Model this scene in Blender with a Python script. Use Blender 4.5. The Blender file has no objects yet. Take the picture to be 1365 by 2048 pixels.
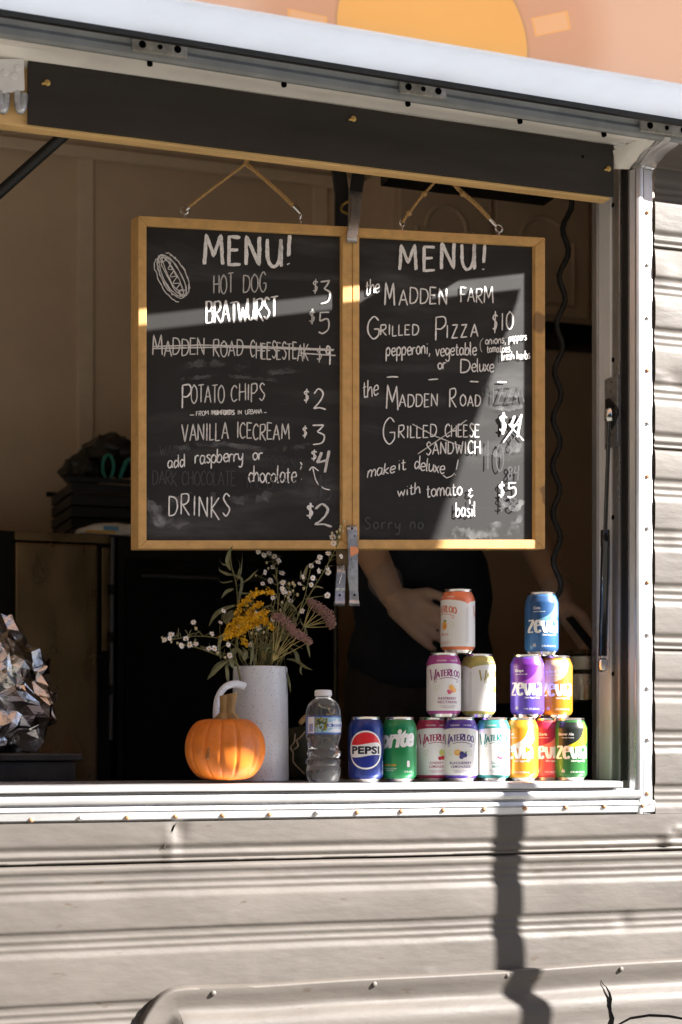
import bpy, bmesh, math, random
from mathutils import Vector, Matrix, noise
R = math.radians
random.seed(7)
scene = bpy.context.scene
COL = scene.collection

# ------------------------------------------------------------------ camera, sky, sun, exposure
F = 3400.0; YAW = R(20.0); D = 2.95; HZ = 1490.0; CX = 682.5; ZC = 1.22      # pixels of the 1365 x 2048 photograph
cs, sn = math.cos(YAW), math.sin(YAW)
cam_d = bpy.data.cameras.new("camera"); cam = bpy.data.objects.new("camera", cam_d); COL.objects.link(cam)
cam.location = (0, -D, ZC); cam.rotation_euler = (R(90), 0, -YAW)
cam_d.sensor_fit = 'VERTICAL'; cam_d.sensor_height = 36; cam_d.sensor_width = 24
cam_d.lens = F*36/2048; cam_d.shift_y = (HZ-1024)/2048
cam_d.clip_start = .05; cam_d.clip_end = 2000
cam_d.dof.use_dof = True; cam_d.dof.focus_distance = 3.24; cam_d.dof.aperture_fstop = 2.9; cam_d.dof.aperture_blades = 7
scene.camera = cam
SA, SB = 1.5, 1.08
SUN = Vector((SA, -1.0, SB)).normalized()
sd = bpy.data.lights.new("sun", 'SUN'); sun = bpy.data.objects.new("sun", sd); COL.objects.link(sun)
sd.energy = 4.8; sd.angle = R(.5); sd.color = (1, .955, .90)
sun.rotation_euler = SUN.to_track_quat('Z', 'Y').to_euler(); sun.location = (6, -5, 7)
w = bpy.data.worlds.new("World"); scene.world = w; w.use_nodes = True
nt = w.node_tree; nt.nodes.clear()
sky = nt.nodes.new('ShaderNodeTexSky'); sky.sky_type = 'NISHITA'; sky.sun_disc = False
sky.sun_elevation = math.asin(SUN.z); sky.sun_rotation = math.atan2(SUN.x, SUN.y)
sky.dust_density = .2; sky.air_density = .3; sky.ozone_density = 1.0
bg = nt.nodes.new('ShaderNodeBackground'); bg.inputs[1].default_value = .05
wo = nt.nodes.new('ShaderNodeOutputWorld')
hs = nt.nodes.new('ShaderNodeHueSaturation'); hs.inputs['Saturation'].default_value = .8
nt.links.new(sky.outputs[0], hs.inputs['Color']); nt.links.new(hs.outputs[0], bg.inputs[0]); nt.links.new(bg.outputs[0], wo.inputs[0])
scene.view_settings.view_transform = 'Standard'; scene.view_settings.look = 'None'
scene.view_settings.gamma = 1.0; scene.view_settings.exposure = 2.45
scene.render.engine = 'CYCLES'
scene.cycles.max_bounces = 10; scene.cycles.diffuse_bounces = 5; scene.cycles.transparent_max_bounces = 12
scene.cycles.sample_clamp_indirect = 6; scene.cycles.blur_glossy = .5

# ------------------------------------------------------------------ geometry helpers
def P(px, py, Y=0.0):
    """the point of the plane y = Y that the photograph shows at pixel (px, py)"""
    u = px-CX; v = HZ-py
    t = (Y+D)/(cs*F-sn*u)
    return Vector((t*(sn*F+cs*u), Y, ZC+t*v))
def scale_at(px, Y): return (P(px+1, 1000, Y)-P(px, 1000, Y)).length   # metres per pixel, roughly
# the plane the two menu boards hang in (a little nearer on its right side)
BL, BR = P(275, 1000, .215), P(1091, 1000, .088)
BM = (BR.y-BL.y)/(BR.x-BL.x)
BN = Vector((BM, -1, 0)).normalized()
def PB(px, py, off=0.0):
    u = px-CX; v = HZ-py
    d = Vector((sn*F+cs*u, cs*F-sn*u, v)); o = Vector((0, -D, ZC))
    q = BL+BN*off
    t = (q-o).dot(BN)/d.dot(BN)
    return o+d*t

class MB:
    def __init__(s): s.v = []; s.f = []; s.m = []
    def add(s, vs, fs, m=0):
        o = len(s.v); s.v += [Vector(x) for x in vs]; s.f += [[i+o for i in f] for f in fs]; s.m += [m]*len(fs)
    def box(s, a, b, m=0):
        x0, y0, z0 = a; x1, y1, z1 = b
        s.add([(x0,y0,z0),(x1,y0,z0),(x1,y1,z0),(x0,y1,z0),(x0,y0,z1),(x1,y0,z1),(x1,y1,z1),(x0,y1,z1)],
              [(0,3,2,1),(4,5,6,7),(0,1,5,4),(1,2,6,5),(2,3,7,6),(3,0,4,7)], m)
    def hexa(s, q0, q1, m=0):
        """solid between two quads (each 4 corners in the same order)"""
        s.add(list(q0)+list(q1), [(3,2,1,0),(4,5,6,7),(0,1,5,4),(1,2,6,5),(2,3,7,6),(3,0,4,7)], m)
    def tube(s, pts, r, n=10, m=0, cap=True, flat=1.0):
        pts = [Vector(p) for p in pts]; k = len(pts)
        rs = r if isinstance(r, (list, tuple)) else [r]*k
        up = None; vs = []; fs = []
        for i, p in enumerate(pts):
            t = (pts[min(i+1,k-1)]-pts[max(i-1,0)])
            t = t.normalized() if t.length > 1e-9 else Vector((0,0,1))
            if up is None:
                up = t.orthogonal().normalized()
            up = (up-t*up.dot(t))
            up = up.normalized() if up.length > 1e-6 else t.orthogonal().normalized()
            sd_ = t.cross(up)
            for j in range(n):
                a = 2*math.pi*j/n
                vs.append(p+(up*math.cos(a)*flat+sd_*math.sin(a))*rs[i])
        for i in range(k-1):
            for j in range(n):
                fs.append((i*n+j, i*n+(j+1)%n, (i+1)*n+(j+1)%n, (i+1)*n+j))
        if cap:
            fs.append(tuple(reversed(range(n)))); fs.append(tuple((k-1)*n+j for j in range(n)))
        s.add(vs, fs, m)
    def lathe(s, prof, c=(0,0,0), n=32, m=0, fr=None, sm=None):
        """prof = [(r, z)]; fr(angle, r, z) may change r; sm = material per segment"""
        c = Vector(c); vs = []; k = len(prof)
        for (r, z) in prof:
            for j in range(n):
                a = 2*math.pi*j/n; rr = fr(a, r, z) if fr else r
                vs.append(c+Vector((rr*math.cos(a), rr*math.sin(a), z)))
        o = len(s.v); s.v += vs
        for i in range(k-1):
            for j in range(n):
                s.f.append([o+i*n+j, o+i*n+(j+1)%n, o+(i+1)*n+(j+1)%n, o+(i+1)*n+j]); s.m.append(sm[i] if sm else m)
        if prof[0][0] > 1e-6: s.f.append([o+j for j in reversed(range(n))]); s.m.append(sm[0] if sm else m)
        if prof[-1][0] > 1e-6: s.f.append([o+(k-1)*n+j for j in range(n)]); s.m.append(sm[-1] if sm else m)
    def disc(s, c, nrm, r, n=12, m=0, h=0.0, dome=0.0):
        """a short round head standing on a surface"""
        nrm = Vector(nrm).normalized(); a = nrm.orthogonal().normalized(); b = nrm.cross(a); c = Vector(c)
        rings = [(r, 0), (r, h)] + ([(r*.75, h+dome*.7), (r*.35, h+dome)] if dome else [])
        vs = []; fs = []
        for rr, hh in rings:
            for j in range(n):
                t = 2*math.pi*j/n; vs.append(c+nrm*hh+(a*math.cos(t)+b*math.sin(t))*rr)
        k = len(rings)
        for i in range(k-1):
            for j in range(n): fs.append((i*n+j, i*n+(j+1)%n, (i+1)*n+(j+1)%n, (i+1)*n+j))
        fs.append(tuple((k-1)*n+j for j in range(n)))
        s.add(vs, fs, m)
    def build(s, name, mats, parent=None, smooth=False, bevel=0, sub=0, weld=False, base=None, autos=None):
        me = bpy.data.meshes.new(name)
        ro = Vector(base) if base is not None else (root_of(parent) if parent else Vector((0,0,0)))
        me.from_pydata([v-ro for v in s.v], [], s.f)
        if not isinstance(mats, (list, tuple)): mats = [mats]
        for mm in mats: me.materials.append(mm)
        for p, k in zip(me.polygons, s.m):
            p.material_index = k
        me.validate(); me.update()
        bm = bmesh.new(); bm.from_mesh(me)
        if weld: bmesh.ops.remove_doubles(bm, verts=bm.verts, dist=1e-6)
        bmesh.ops.recalc_face_normals(bm, faces=bm.faces)
        for f in bm.faces: f.smooth = smooth
        if smooth:
            lim = R(autos or 40)
            for e in bm.edges:
                if len(e.link_faces) == 2 and e.calc_face_angle(0) > lim: e.smooth = False
        bm.to_mesh(me); bm.free()
        o = bpy.data.objects.new(name, me); COL.objects.link(o)
        if parent: o.parent = parent
        if base is not None: o.location = ro
        if bevel:
            b = o.modifiers.new("bevel", 'BEVEL'); b.width = bevel; b.segments = 2; b.limit_method = 'ANGLE'; b.angle_limit = R(40)
            b.harden_normals = False
        if sub:
            ss = o.modifiers.new("sub", 'SUBSURF'); ss.levels = sub; ss.render_levels = sub
        return o
def root_of(o):
    loc = Vector((0,0,0))
    while o is not None:
        loc += o.location; o = o.parent
    return loc
def tag(o, label, cat, group=None, kind=None):
    if label: o['label'] = label
    if cat: o['category'] = cat
    if group: o['group'] = group
    if kind: o['kind'] = kind
    return o
def thing(name, label, cat, loc, group=None):
    o = bpy.data.objects.new(name, None); COL.objects.link(o); o.location = loc; o.empty_display_size = .05
    return tag(o, label, cat, group)
def catmull(pts, n=8):
    pts = [Vector(p) for p in pts]
    if len(pts) < 3: 
        return [pts[0].lerp(pts[-1], i/n) for i in range(n+1)] if len(pts) == 2 else pts
    out = []
    q = [pts[0]*2-pts[1]]+pts+[pts[-1]*2-pts[-2]]
    for i in range(1, len(q)-2):
        a, b, c, d = q[i-1:i+3]
        for k in range(n):
            t = k/n
            out.append(.5*((2*b)+(c-a)*t+(2*a-5*b+4*c-d)*t*t+(3*b-a-3*c+d)*t**3))
    out.append(pts[-1]); return out

# ------------------------------------------------------------------ materials
MATS = {}
def mat(name, col, rough=.6, metal=0.0, var=0.0, vscale=20.0, bump=0.0, bscale=120.0, spots=None, trans=0.0, ior=1.45, coat=0.0, spec=.5, stretch=None, alpha=1.0, sss=0.0, var2=None, rvar=0.0):
    if name in MATS: return MATS[name]
    m = bpy.data.materials.new(name); m.use_nodes = True; t = m.node_tree; N = t.nodes; L = t.links
    b = N['Principled BSDF']
    b.inputs['Roughness'].default_value = rough; b.inputs['Metallic'].default_value = metal
    b.inputs['IOR'].default_value = ior; b.inputs['Specular IOR Level'].default_value = spec
    b.inputs['Transmission Weight'].default_value = trans; b.inputs['Coat Weight'].default_value = coat
    b.inputs['Coat Roughness'].default_value = .08
    b.inputs['Alpha'].default_value = alpha
    if sss:
        b.inputs['Subsurface Weight'].default_value = sss; b.inputs['Subsurface Scale'].default_value = .01
    b.inputs['Base Color'].default_value = (*col, 1)
    src = None
    if var or bump or spots or rvar:
        tc = N.new('ShaderNodeNewGeometry'); mp = N.new('ShaderNodeMapping'); L.new(tc.outputs['Position'], mp.inputs[0])
        if stretch: mp.inputs['Scale'].default_value = stretch
        src = mp.outputs[0]
    if var:
        n1 = N.new('ShaderNodeTexNoise'); n1.inputs['Scale'].default_value = vscale; n1.inputs['Detail'].default_value = 6; n1.inputs['Roughness'].default_value = .65
        L.new(src, n1.inputs[0])
        cr = N.new('ShaderNodeValToRGB'); L.new(n1.outputs[0], cr.inputs[0])
        cr.color_ramp.elements[0].position = .3; cr.color_ramp.elements[1].position = .7
        c2 = var2 or tuple(min(1, c*(1+var)) for c in col)
        cr.color_ramp.elements[0].color = (*[c*(1-var) for c in col], 1); cr.color_ramp.elements[1].color = (*c2, 1)
        outc = cr.outputs[0]
        if spots:
            sc, th, scol = spots
            vz = N.new('ShaderNodeTexNoise'); vz.inputs['Scale'].default_value = sc; vz.inputs['Detail'].default_value = 2; L.new(src, vz.inputs[0])
            r2 = N.new('ShaderNodeValToRGB'); r2.color_ramp.elements[0].position = th; r2.color_ramp.elements[1].position = th+.03
            L.new(vz.outputs[0], r2.inputs[0])
            mx = N.new('ShaderNodeMix'); mx.data_type = 'RGBA'; L.new(r2.outputs[0], mx.inputs[0]); L.new(outc, mx.inputs[6]); mx.inputs[7].default_value = (*scol, 1)
            outc = mx.outputs[2]
        L.new(outc, b.inputs['Base Color'])
    if rvar:
        n3 = N.new('ShaderNodeTexNoise'); n3.inputs['Scale'].default_value = 14; n3.inputs['Detail'].default_value = 5; L.new(src, n3.inputs[0])
        mr = N.new('ShaderNodeMapRange'); mr.inputs['To Min'].default_value = max(.02, rough-rvar); mr.inputs['To Max'].default_value = rough+rvar
        mr.inputs['From Min'].default_value = .3; mr.inputs['From Max'].default_value = .7
        L.new(n3.outputs[0], mr.inputs[0]); L.new(mr.outputs[0], b.inputs['Roughness'])
    if bump:
        n2 = N.new('ShaderNodeTexNoise'); n2.inputs['Scale'].default_value = bscale; n2.inputs['Detail'].default_value = 4; L.new(src, n2.inputs[0])
        bp = N.new('ShaderNodeBump'); bp.inputs['Strength'].default_value = bump; bp.inputs['Distance'].default_value = .002
        L.new(n2.outputs[0], bp.inputs['Height']); L.new(bp.outputs[0], b.inputs['Normal'])
    MATS[name] = m
    return m
M = dict(
 siding=mat('siding_paint', (.094,.082,.072), .56, .0, var=.14, vscale=7, bump=.30, bscale=95, stretch=(.35,1,1), spots=(44,.70,(.075,.06,.048)), rvar=.1),
 alu=mat('brushed_aluminium', (.56,.56,.57), .42, .75, var=.12, vscale=30, bump=.06, bscale=200, stretch=(.3,1,1), rvar=.12),
 aluv=mat('extruded_aluminium', (.55,.55,.56), .36, .8, var=.15, vscale=26, bump=.05, bscale=180, stretch=(1,1,.2), rvar=.14),
 white=mat('white_trim', (.78,.78,.79), .42, 0, var=.06, vscale=12, bump=.06, bscale=90),
 soffit=mat('cream_soffit', (.86,.83,.78), .5, 0, var=.10, vscale=7),
 rail=mat('zinc_rail', (.27,.285,.29), .55, .2, var=.15, vscale=18, rvar=.1),
 hinge=mat('aged_hinge_steel', (.42,.40,.36), .5, .5, var=.35, vscale=60, rvar=.12),
 black=mat('black_rubber', (.012,.012,.012), .5, 0, bump=.1),
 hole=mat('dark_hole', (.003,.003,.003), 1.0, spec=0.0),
 rust=mat('rusty_screw', (.48,.25,.13), .6, .3, var=.45, vscale=260),
 steel=mat('bright_steel', (.75,.74,.72), .25, 1.0, rvar=.1, var=.08),
 galv=mat('galvanised_strip', (.55,.57,.60), .38, .85, var=.3, vscale=60, rvar=.15, spots=(75,.66,(.28,.28,.29))),
 fascia=mat('dark_fascia', (.038,.033,.029), .7, 0, spec=.2, var=.25, vscale=9, stretch=(.4,1,2)),
 ply=mat('raw_plywood', (.78,.51,.22), .65, 0, var=.22, vscale=40, stretch=(.12,1,1), bump=.15, bscale=140),
 inwall=mat('interior_panel', (.80,.64,.47), .5, 0, var=.08, vscale=5),
 batten=mat('interior_batten', (.86,.72,.55), .45, 0, var=.06),
 cab=mat('cabinet_door', (.80,.64,.47), .45, 0, var=.08, vscale=8),
 gravel=mat('dark_gravel', (.12,.112,.095), .95, 0, var=.3, vscale=40, bump=.5, bscale=60),
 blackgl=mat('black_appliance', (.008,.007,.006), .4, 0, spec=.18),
 frame=mat('board_frame_wood', (.62,.37,.135), .6, 0, var=.15, vscale=45, bump=.12, bscale=160, spots=(9,.70,(.30,.18,.08))),
 rope=mat('jute_rope', (.50,.30,.12), .9, 0, var=.35, vscale=300),
)
def trans_mat(name, col, w=.5, var=.06, vscale=6):
    m = mat(name, col, .5, 0, var=var, vscale=vscale, bump=.08, bscale=25); t = m.node_tree; N = t.nodes; L = t.links
    b = N['Principled BSDF']; tr = N.new('ShaderNodeBsdfTranslucent'); mx = N.new('ShaderNodeMixShader'); mx.inputs[0].default_value = w
    if b.inputs['Base Color'].is_linked: L.new(b.inputs['Base Color'].links[0].from_socket, tr.inputs[0])
    else: tr.inputs[0].default_value = (*col, 1)
    L.new(b.outputs[0], mx.inputs[1]); L.new(tr.outputs[0], mx.inputs[2]); L.new(mx.outputs[0], N['Material Output'].inputs[0])
    return m
TW = .34
def hatch_material(SX, H0, hd, W_, SR, K):
    """printed vinyl: half sun with a thin outline, short rays and a darker halo on peach"""
    m = trans_mat('hatch_vinyl', (.90,.60,.42), TW); t = m.node_tree; N = t.nodes; L = t.links
    b = N['Principled BSDF']; tr = N['Translucent BSDF']
    def mth(op, x, y=None, z=None):
        n = N.new('ShaderNodeMath'); n.operation = op
        for i, v in enumerate((x, y, z)):
            if v is None: continue
            if isinstance(v, (int, float)): n.inputs[i].default_value = v
            else: L.new(v, n.inputs[i])
        return n.outputs[0]
    g = N.new('ShaderNodeNewGeometry'); sp = N.new('ShaderNodeSeparateXYZ'); L.new(g.outputs['Position'], sp.inputs[0])
    X, Y, Z = sp.outputs
    r = mth('ADD', mth('MULTIPLY', mth('SUBTRACT', Y, H0.y), hd.y), mth('MULTIPLY', mth('SUBTRACT', Z, H0.z), hd.z))
    dx = mth('SUBTRACT', mth('SUBTRACT', X, SX), mth('MULTIPLY', mth('SUBTRACT', r, W_), K)); dr = mth('DIVIDE', mth('SUBTRACT', r, W_-.02), 1.6)
    d = mth('SQRT', mth('ADD', mth('MULTIPLY', dx, dx), mth('MULTIPLY', dr, dr)))
    ang = mth('DIVIDE', mth('ARCTAN2', dr, dx), math.pi*2/16)
    fr = mth('ABSOLUTE', mth('SUBTRACT', mth('FRACT', mth('ADD', ang, .60)), .5))
    ray = mth('MULTIPLY', mth('LESS_THAN', mth('MULTIPLY', fr, d), .042), mth('MULTIPLY', mth('GREATER_THAN', d, SR+.016), mth('LESS_THAN', d, SR+.085)))
    rayin = mth('MULTIPLY', mth('LESS_THAN', mth('MULTIPLY', fr, d), .036), mth('MULTIPLY', mth('GREATER_THAN', d, SR+.020), mth('LESS_THAN', d, SR+.080)))
    cr = N.new('ShaderNodeValToRGB'); cr.color_ramp.interpolation = 'LINEAR'
    e = cr.color_ramp.elements; sc = 1/.8
    stops = [(0, (.98,.56,.19)), (SR-.002, (.97,.55,.19)), (SR-.001, (.62,.36,.22)), (SR+.0025, (.62,.36,.22)), (SR+.0035, (.76,.44,.29)), (SR+.11, (.78,.46,.31)), (SR+.17, (.87,.57,.42)), (.8, (.88,.58,.42))]
    e[0].position = 0; e[0].color = (*stops[0][1], 1); e[1].position = 1; e[1].color = (*stops[-1][1], 1)
    for p_, c in stops[1:-1]:
        q_ = e.new(p_*sc); q_.color = (*c, 1)
    L.new(mth('MULTIPLY', d, sc), cr.inputs[0])
    m1 = N.new('ShaderNodeMix'); m1.data_type = 'RGBA'; L.new(ray, m1.inputs[0]); L.new(cr.outputs[0], m1.inputs[6]); m1.inputs[7].default_value = (.96,.53,.22,1)
    m2 = N.new('ShaderNodeMix'); m2.data_type = 'RGBA'; L.new(rayin, m2.inputs[0]); L.new(m1.outputs[2], m2.inputs[6]); m2.inputs[7].default_value = (.95,.57,.32,1)
    for s_ in (b.inputs['Base Color'], tr.inputs[0]):
        for l in list(s_.links): L.remove(l)
        L.new(m2.outputs[2], s_)
    return m
def board_material():
    m = bpy.data.materials.new('chalkboard'); m.use_nodes = True; t = m.node_tree; N = t.nodes; L = t.links
    b = N['Principled BSDF']; g = N.new('ShaderNodeNewGeometry')
    n1 = N.new('ShaderNodeTexNoise'); n1.inputs['Scale'].default_value = 5.5; n1.inputs['Detail'].default_value = 7; n1.inputs['Distortion'].default_value = 1.6
    n2 = N.new('ShaderNodeTexNoise'); n2.inputs['Scale'].default_value = 60; n2.inputs['Detail'].default_value = 3
    mp = N.new('ShaderNodeMapping'); mp.inputs['Scale'].default_value = (.35,1,1.5); L.new(g.outputs['Position'], mp.inputs[0])
    L.new(mp.outputs[0], n1.inputs[0]); L.new(mp.outputs[0], n2.inputs[0])
    r1 = N.new('ShaderNodeMapRange'); r1.inputs['From Min'].default_value = .50; r1.inputs['From Max'].default_value = .80; L.new(n1.outputs[0], r1.inputs[0])
    mu = N.new('ShaderNodeMath'); mu.operation = 'MULTIPLY'; L.new(r1.outputs[0], mu.inputs[0]); L.new(n2.outputs[0], mu.inputs[1])
    cr = N.new('ShaderNodeValToRGB'); L.new(mu.outputs[0], cr.inputs[0])
    cr.color_ramp.elements[0].color = (.0045,.0042,.004,1); cr.color_ramp.elements[1].color = (.10,.10,.10,1)
    L.new(cr.outputs[0], b.inputs['Base Color'])
    b.inputs['Roughness'].default_value = .66; b.inputs['Specular IOR Level'].default_value = .58
    return m
M['board'] = board_material()
for k, c in dict(chalk=(.86,.84,.82), chalkdim=(.50,.50,.48), chalkmid=(.66,.65,.63), ghost=(.038,.039,.04), ghost2=(.055,.057,.060)).items():
    M[k] = mat('chalk_'+k, c, .9 if 'ghost' not in k else .66, 0, var=.22, vscale=220, spec=.5 if 'ghost' not in k else .6)
# ------------------------------------------------------------------ ground
g = MB(); n = 12
for i in range(n):
    for j in range(n):
        x0, x1 = [(-600+1200*k/n) for k in (i, i+1)]; y0, y1 = [(-600+1200*k/n) for k in (j, j+1)]
        g.add([(x0,y0,0),(x1,y0,0),(x1,y1,0),(x0,y1,0)], [(0,1,2,3)])
o = g.build('ground', M['gravel'], weld=True); o['kind'] = 'structure'

# ------------------------------------------------------------------ the food trailer
XJ = P(1257, 1000, 0).x                      # right jamb of the serving window
XL = -1.15                                   # its left jamb, beyond the picture
XE = XJ+1.3                                  # right end of the trailer
XS = -2.6                                    # left end
Z_SILL = P(700, 1566, -.03).z                # top of the counter ledge
Z_SEAM = P(1330, 350, 0).z                   # where the wall starts to lean out
Y_RAIL = -.09
Z_RAIL = P(0, 33, Y_RAIL).z               # the hinge line
Z_RB = P(0, 76, Y_RAIL).z; Z_RBR = Z_RB-.0155*(XJ-.46)                 # underside of the hinge rail
Z_FR = P(683, 1636, -.005).z                 # lower edge of the window frame
Y_BACK = 1.6; Z_FL = .50; Z_CEIL = P(80, 285, Y_BACK).z
T = thing('food_trailer', 'beige corrugated food trailer with its long serving window propped open', 'food trailer', (XJ/2, 0, 0))

WALL = .019
def SH(x): return -.0155*(x-.46)
def smooth01(a, b, x):
    t = max(0, min(1, (x-a)/(b-a))); return t*t*(3-2*t)
SEAMS = [P(1330, y, 0).z for y in (501, 898, 1297)]+[P(1330, 1699, 0).z]
PER = (SEAMS[0]-SEAMS[3])/3
def groove(d, c, w=.019):
    """a shallow recess with two small ribs in it; negative = inward"""
    t = d-c
    r = -(smooth01(-w-.004, -w+.003, t)-smooth01(w-.006, w+.008, t))*.0036
    for q in (-.0055, .0085):
        r += .0018*math.exp(-((t-q)/.0036)**2)
    return r
def wall_profile(z):
    """how far the siding stands out (metres) at height z"""
    top = SEAMS[0]
    k = math.floor((top-z)/PER+1e-9); d = (top-z)-k*PER
    low = z < SEAMS[3]
    cs_ = (.036, .137, .262) if low else (.081, .180, .287)
    h = sum(groove(d, c) for c in cs_)
    h += -.0045*smooth01(PER-.034, PER-.022, d)+.004*math.exp(-((d-PER+.014)/.005)**2)
    h += .0035*smooth01(0, .004, d)*0
    # the upper sheet hooks over the lower one: a dark open lap at each seam
    h += -.011*math.exp(-(max(0, d)/.0035)**2)
    if d > PER-.005: h += .003
    ed = (0.0,)+cs_+(PER,)
    for q0, q1 in zip(ed, ed[1:]):               # each flat between two grooves is slightly crowned
        if q0 <= d < q1:
            u = (d-q0)/(q1-q0); h += .0023*math.sin(math.pi*u)*(1 if q1-q0 > .05 else .5)
    return h
DENTS = [(P(352, 1655, 0), .030, -.006, .5), (P(338, 1690, 0), .035, .005, .35), (P(1328, 1678, 0), .019, .009, 1), (P(1344, 1656, 0), .009, .005, 1), (P(1080, 1800, 0), .09, -.004, 1),
         (P(880, 1790, 0), .12, .004, 1), (P(1240, 1840, 0), .02, -.005, 1), (P(250, 1830, 0), .10, -.004, 1), (P(1345, 1080, 0), .03, .003, 1), (P(1340, 760, 0), .025, -.004, 1), (P(1320, 560, 0), .03, .003, 1)]
def wall_y(x, z):
    h = wall_profile(z+.0012*noise.noise((x*1.7, 3.1, 0))+.0006*noise.noise((x*9, z*3, 1)))
    h += .0013*noise.noise((x*3.1, z*5.0, 7))+.0006*noise.noise((x*11, z*16, 2))+.0003*noise.noise((x*40, z*70, 5))+.0007*max(0, noise.noise((x*23, z*31, 9))-.45)*3
    for (c, r, a, sx) in DENTS:
        dx = (x-c.x)/sx; dz = z-c.z
        if abs(dx) < 3*r and abs(dz) < 3*r: h += a*math.exp(-(dx*dx+dz*dz)/(r*r)*1.6)
    return -h-WALL
def wall_sheet(x0, x1, z0, z1, name, dx=.010):
    mb = MB(); nx = max(2, int((x1-x0)/dx)); nz = int((z1-z0)/.0024)
    mb.v = [Vector((x0+(x1-x0)*i/nx, 0, z0+(z1-z0)*j/nz)) for j in range(nz+1) for i in range(nx+1)]
    for v in mb.v: v.y = wall_y(v.x, v.z)
    mb.f = [[j*(nx+1)+i, j*(nx+1)+i+1, (j+1)*(nx+1)+i+1, (j+1)*(nx+1)+i] for j in range(nz) for i in range(nx)]
    mb.m = [0]*len(mb.f)
    return mb.build(name, M['siding'], T, smooth=True, autos=70)
XF = P(1301, 1000, -.004).x                  # outer edge of the window frame
wall_sheet(XS, XE, .42, Z_FR-.001, 'lower_siding')
wall_sheet(XF+.0015, XE, Z_FR-.0005, Z_SEAM, 'side_siding', .012)
wall_sheet(XS, XL-.05, Z_FR+.004, Z_SEAM, 'side_siding', .05)
# the leaning band above the seam, then the upper wall behind the hatch
def lean(t): return Y_RAIL*.9*smooth01(0, 1, t)
mb = MB(); N_ = 16; nx = 30
for j in range(N_+1):
    z = Z_SEAM+(Z_RBR+.004-Z_SEAM)*j/N_
    rib = .0035*sum(math.exp(-((j/N_-c)/.045)**2) for c in (.14, .26))
    for i in range(nx+1): mb.v.append(Vector((XF+.0015+(XE-XF)*i/nx, lean(j/N_)-rib-.001-WALL*(1-j/N_), z)))
for j in range(N_):
    for i in range(nx): mb.f.append([j*(nx+1)+i, j*(nx+1)+i+1, (j+1)*(nx+1)+i+1, (j+1)*(nx+1)+i]); mb.m.append(0)
mb.build('leaning_siding', M['siding'], T, smooth=True)
mb = MB(); mb.box((XS, Y_RAIL+.004, Z_RAIL), (XE, Y_RAIL+.05, Z_CEIL+.05)); mb.build('upper_wall', M['siding'], T)
mb = MB(); mb.box((XS, Y_RAIL-.03, Z_CEIL+.05), (XE, Y_BACK+.05, Z_CEIL+.09)); mb.build('roof', M['white'], T)
# body behind the siding: floor, ceiling, back, ends (inner faces are the interior)
mb = MB(); mb.box((XS, Y_BACK, Z_FL), (XE, Y_BACK+.05, Z_CEIL)); mb.build('back_wall', M['inwall'], T)
mb = MB(); mb.box((XS, .03, Z_CEIL), (XE, Y_BACK+.05, Z_CEIL+.05)); mb.build('ceiling', M['inwall'], T)
mb = MB(); mb.box((XS, .012, Z_FL-.06), (XE, Y_BACK+.05, Z_FL)); mb.build('floor', M['blackgl'], T)
for xa in (XS, XE-.04):
    mb = MB(); mb.box((xa, .02, Z_FL), (xa+.04, Y_BACK, Z_CEIL)); mb.build('end_wall', M['inwall'], T)
mb = MB(); mb.box((XS+.04, .020, Z_FL), (XE-.04, .045, Z_SILL-.03)); mb.build('front_lining', M['inwall'], T)
mb = MB(); mb.box((XJ+.012, .020, Z_SILL-.03), (XE-.04, .045, Z_CEIL)); mb.build('front_lining', M['inwall'], T)
mb = MB(); mb.box((XL-.7, .050, Z_SEAM+.03), (XJ+.012, .07, Z_CEIL)); mb.build('front_lining', M['inwall'], T)
for (xa, xb) in ((XS, XS+.06), (XE-.06, XE)):
    mb = MB(); mb.box((xa, -.012, .40), (xb, .019, Z_SEAM)); mb.build('corner_trim', M['alu'], T, bevel=.003)
# battens and cornice on the back wall
for px in (171, 640, -330):
    a = P(px, 900, Y_BACK-.004)
    mb = MB(); mb.box((a.x-.022, Y_BACK-.011, Z_FL), (a.x+.022, Y_BACK-.001, Z_CEIL-.002)); mb.build('wall_batten', M['batten'], T, bevel=.003)
mb = MB(); mb.box((XS+.05, Y_BACK-.03, Z_CEIL-.035), (XE-.05, Y_BACK-.013, Z_CEIL-.003)); mb.build('cornice', M['batten'], T, bevel=.004)

mb = MB(); mb.box((XS, Y_RAIL-.001, Z_RAIL+.012), (XE, Y_RAIL+.0035, Z_RAIL+.10)); mb.build('gap_dark_strip', M['black'], T)  # black strip added so the gap above the hinge rail looks shaded
# ---- serving window frame
fr = MB()
xb = P(1278, 1000, -.022).x; xa = XJ
x2 = P(1289, 1000, -.022).x
zt, zb = Z_SEAM-.001, Z_FR
# angled inner return, bright outer bead, rivet flange (each a swept strip)
def vstrip(pts, z0, z1, m=0):
    vs = [(x, y, z) for z in (z0, z1) for (x, y) in pts]; k = len(pts)
    fr.add(vs, [(i, i+1, k+i+1, k+i) for i in range(k-1)], m)
prof = [(XJ, .012), (XJ+.001, -.004), (XJ+.008, -.012), (xb-.004, -.019), (xb, -.0215), (xb+.004, -.0222), (x2-.0015, -.020), (x2-.0008, -.0168), (x2+.0008, -.0168), (x2+.0015, -.0185), (XF-.003, -.0168), (XF, -.013), (XF, .004)]
vstrip(prof, zb, zt)
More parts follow.
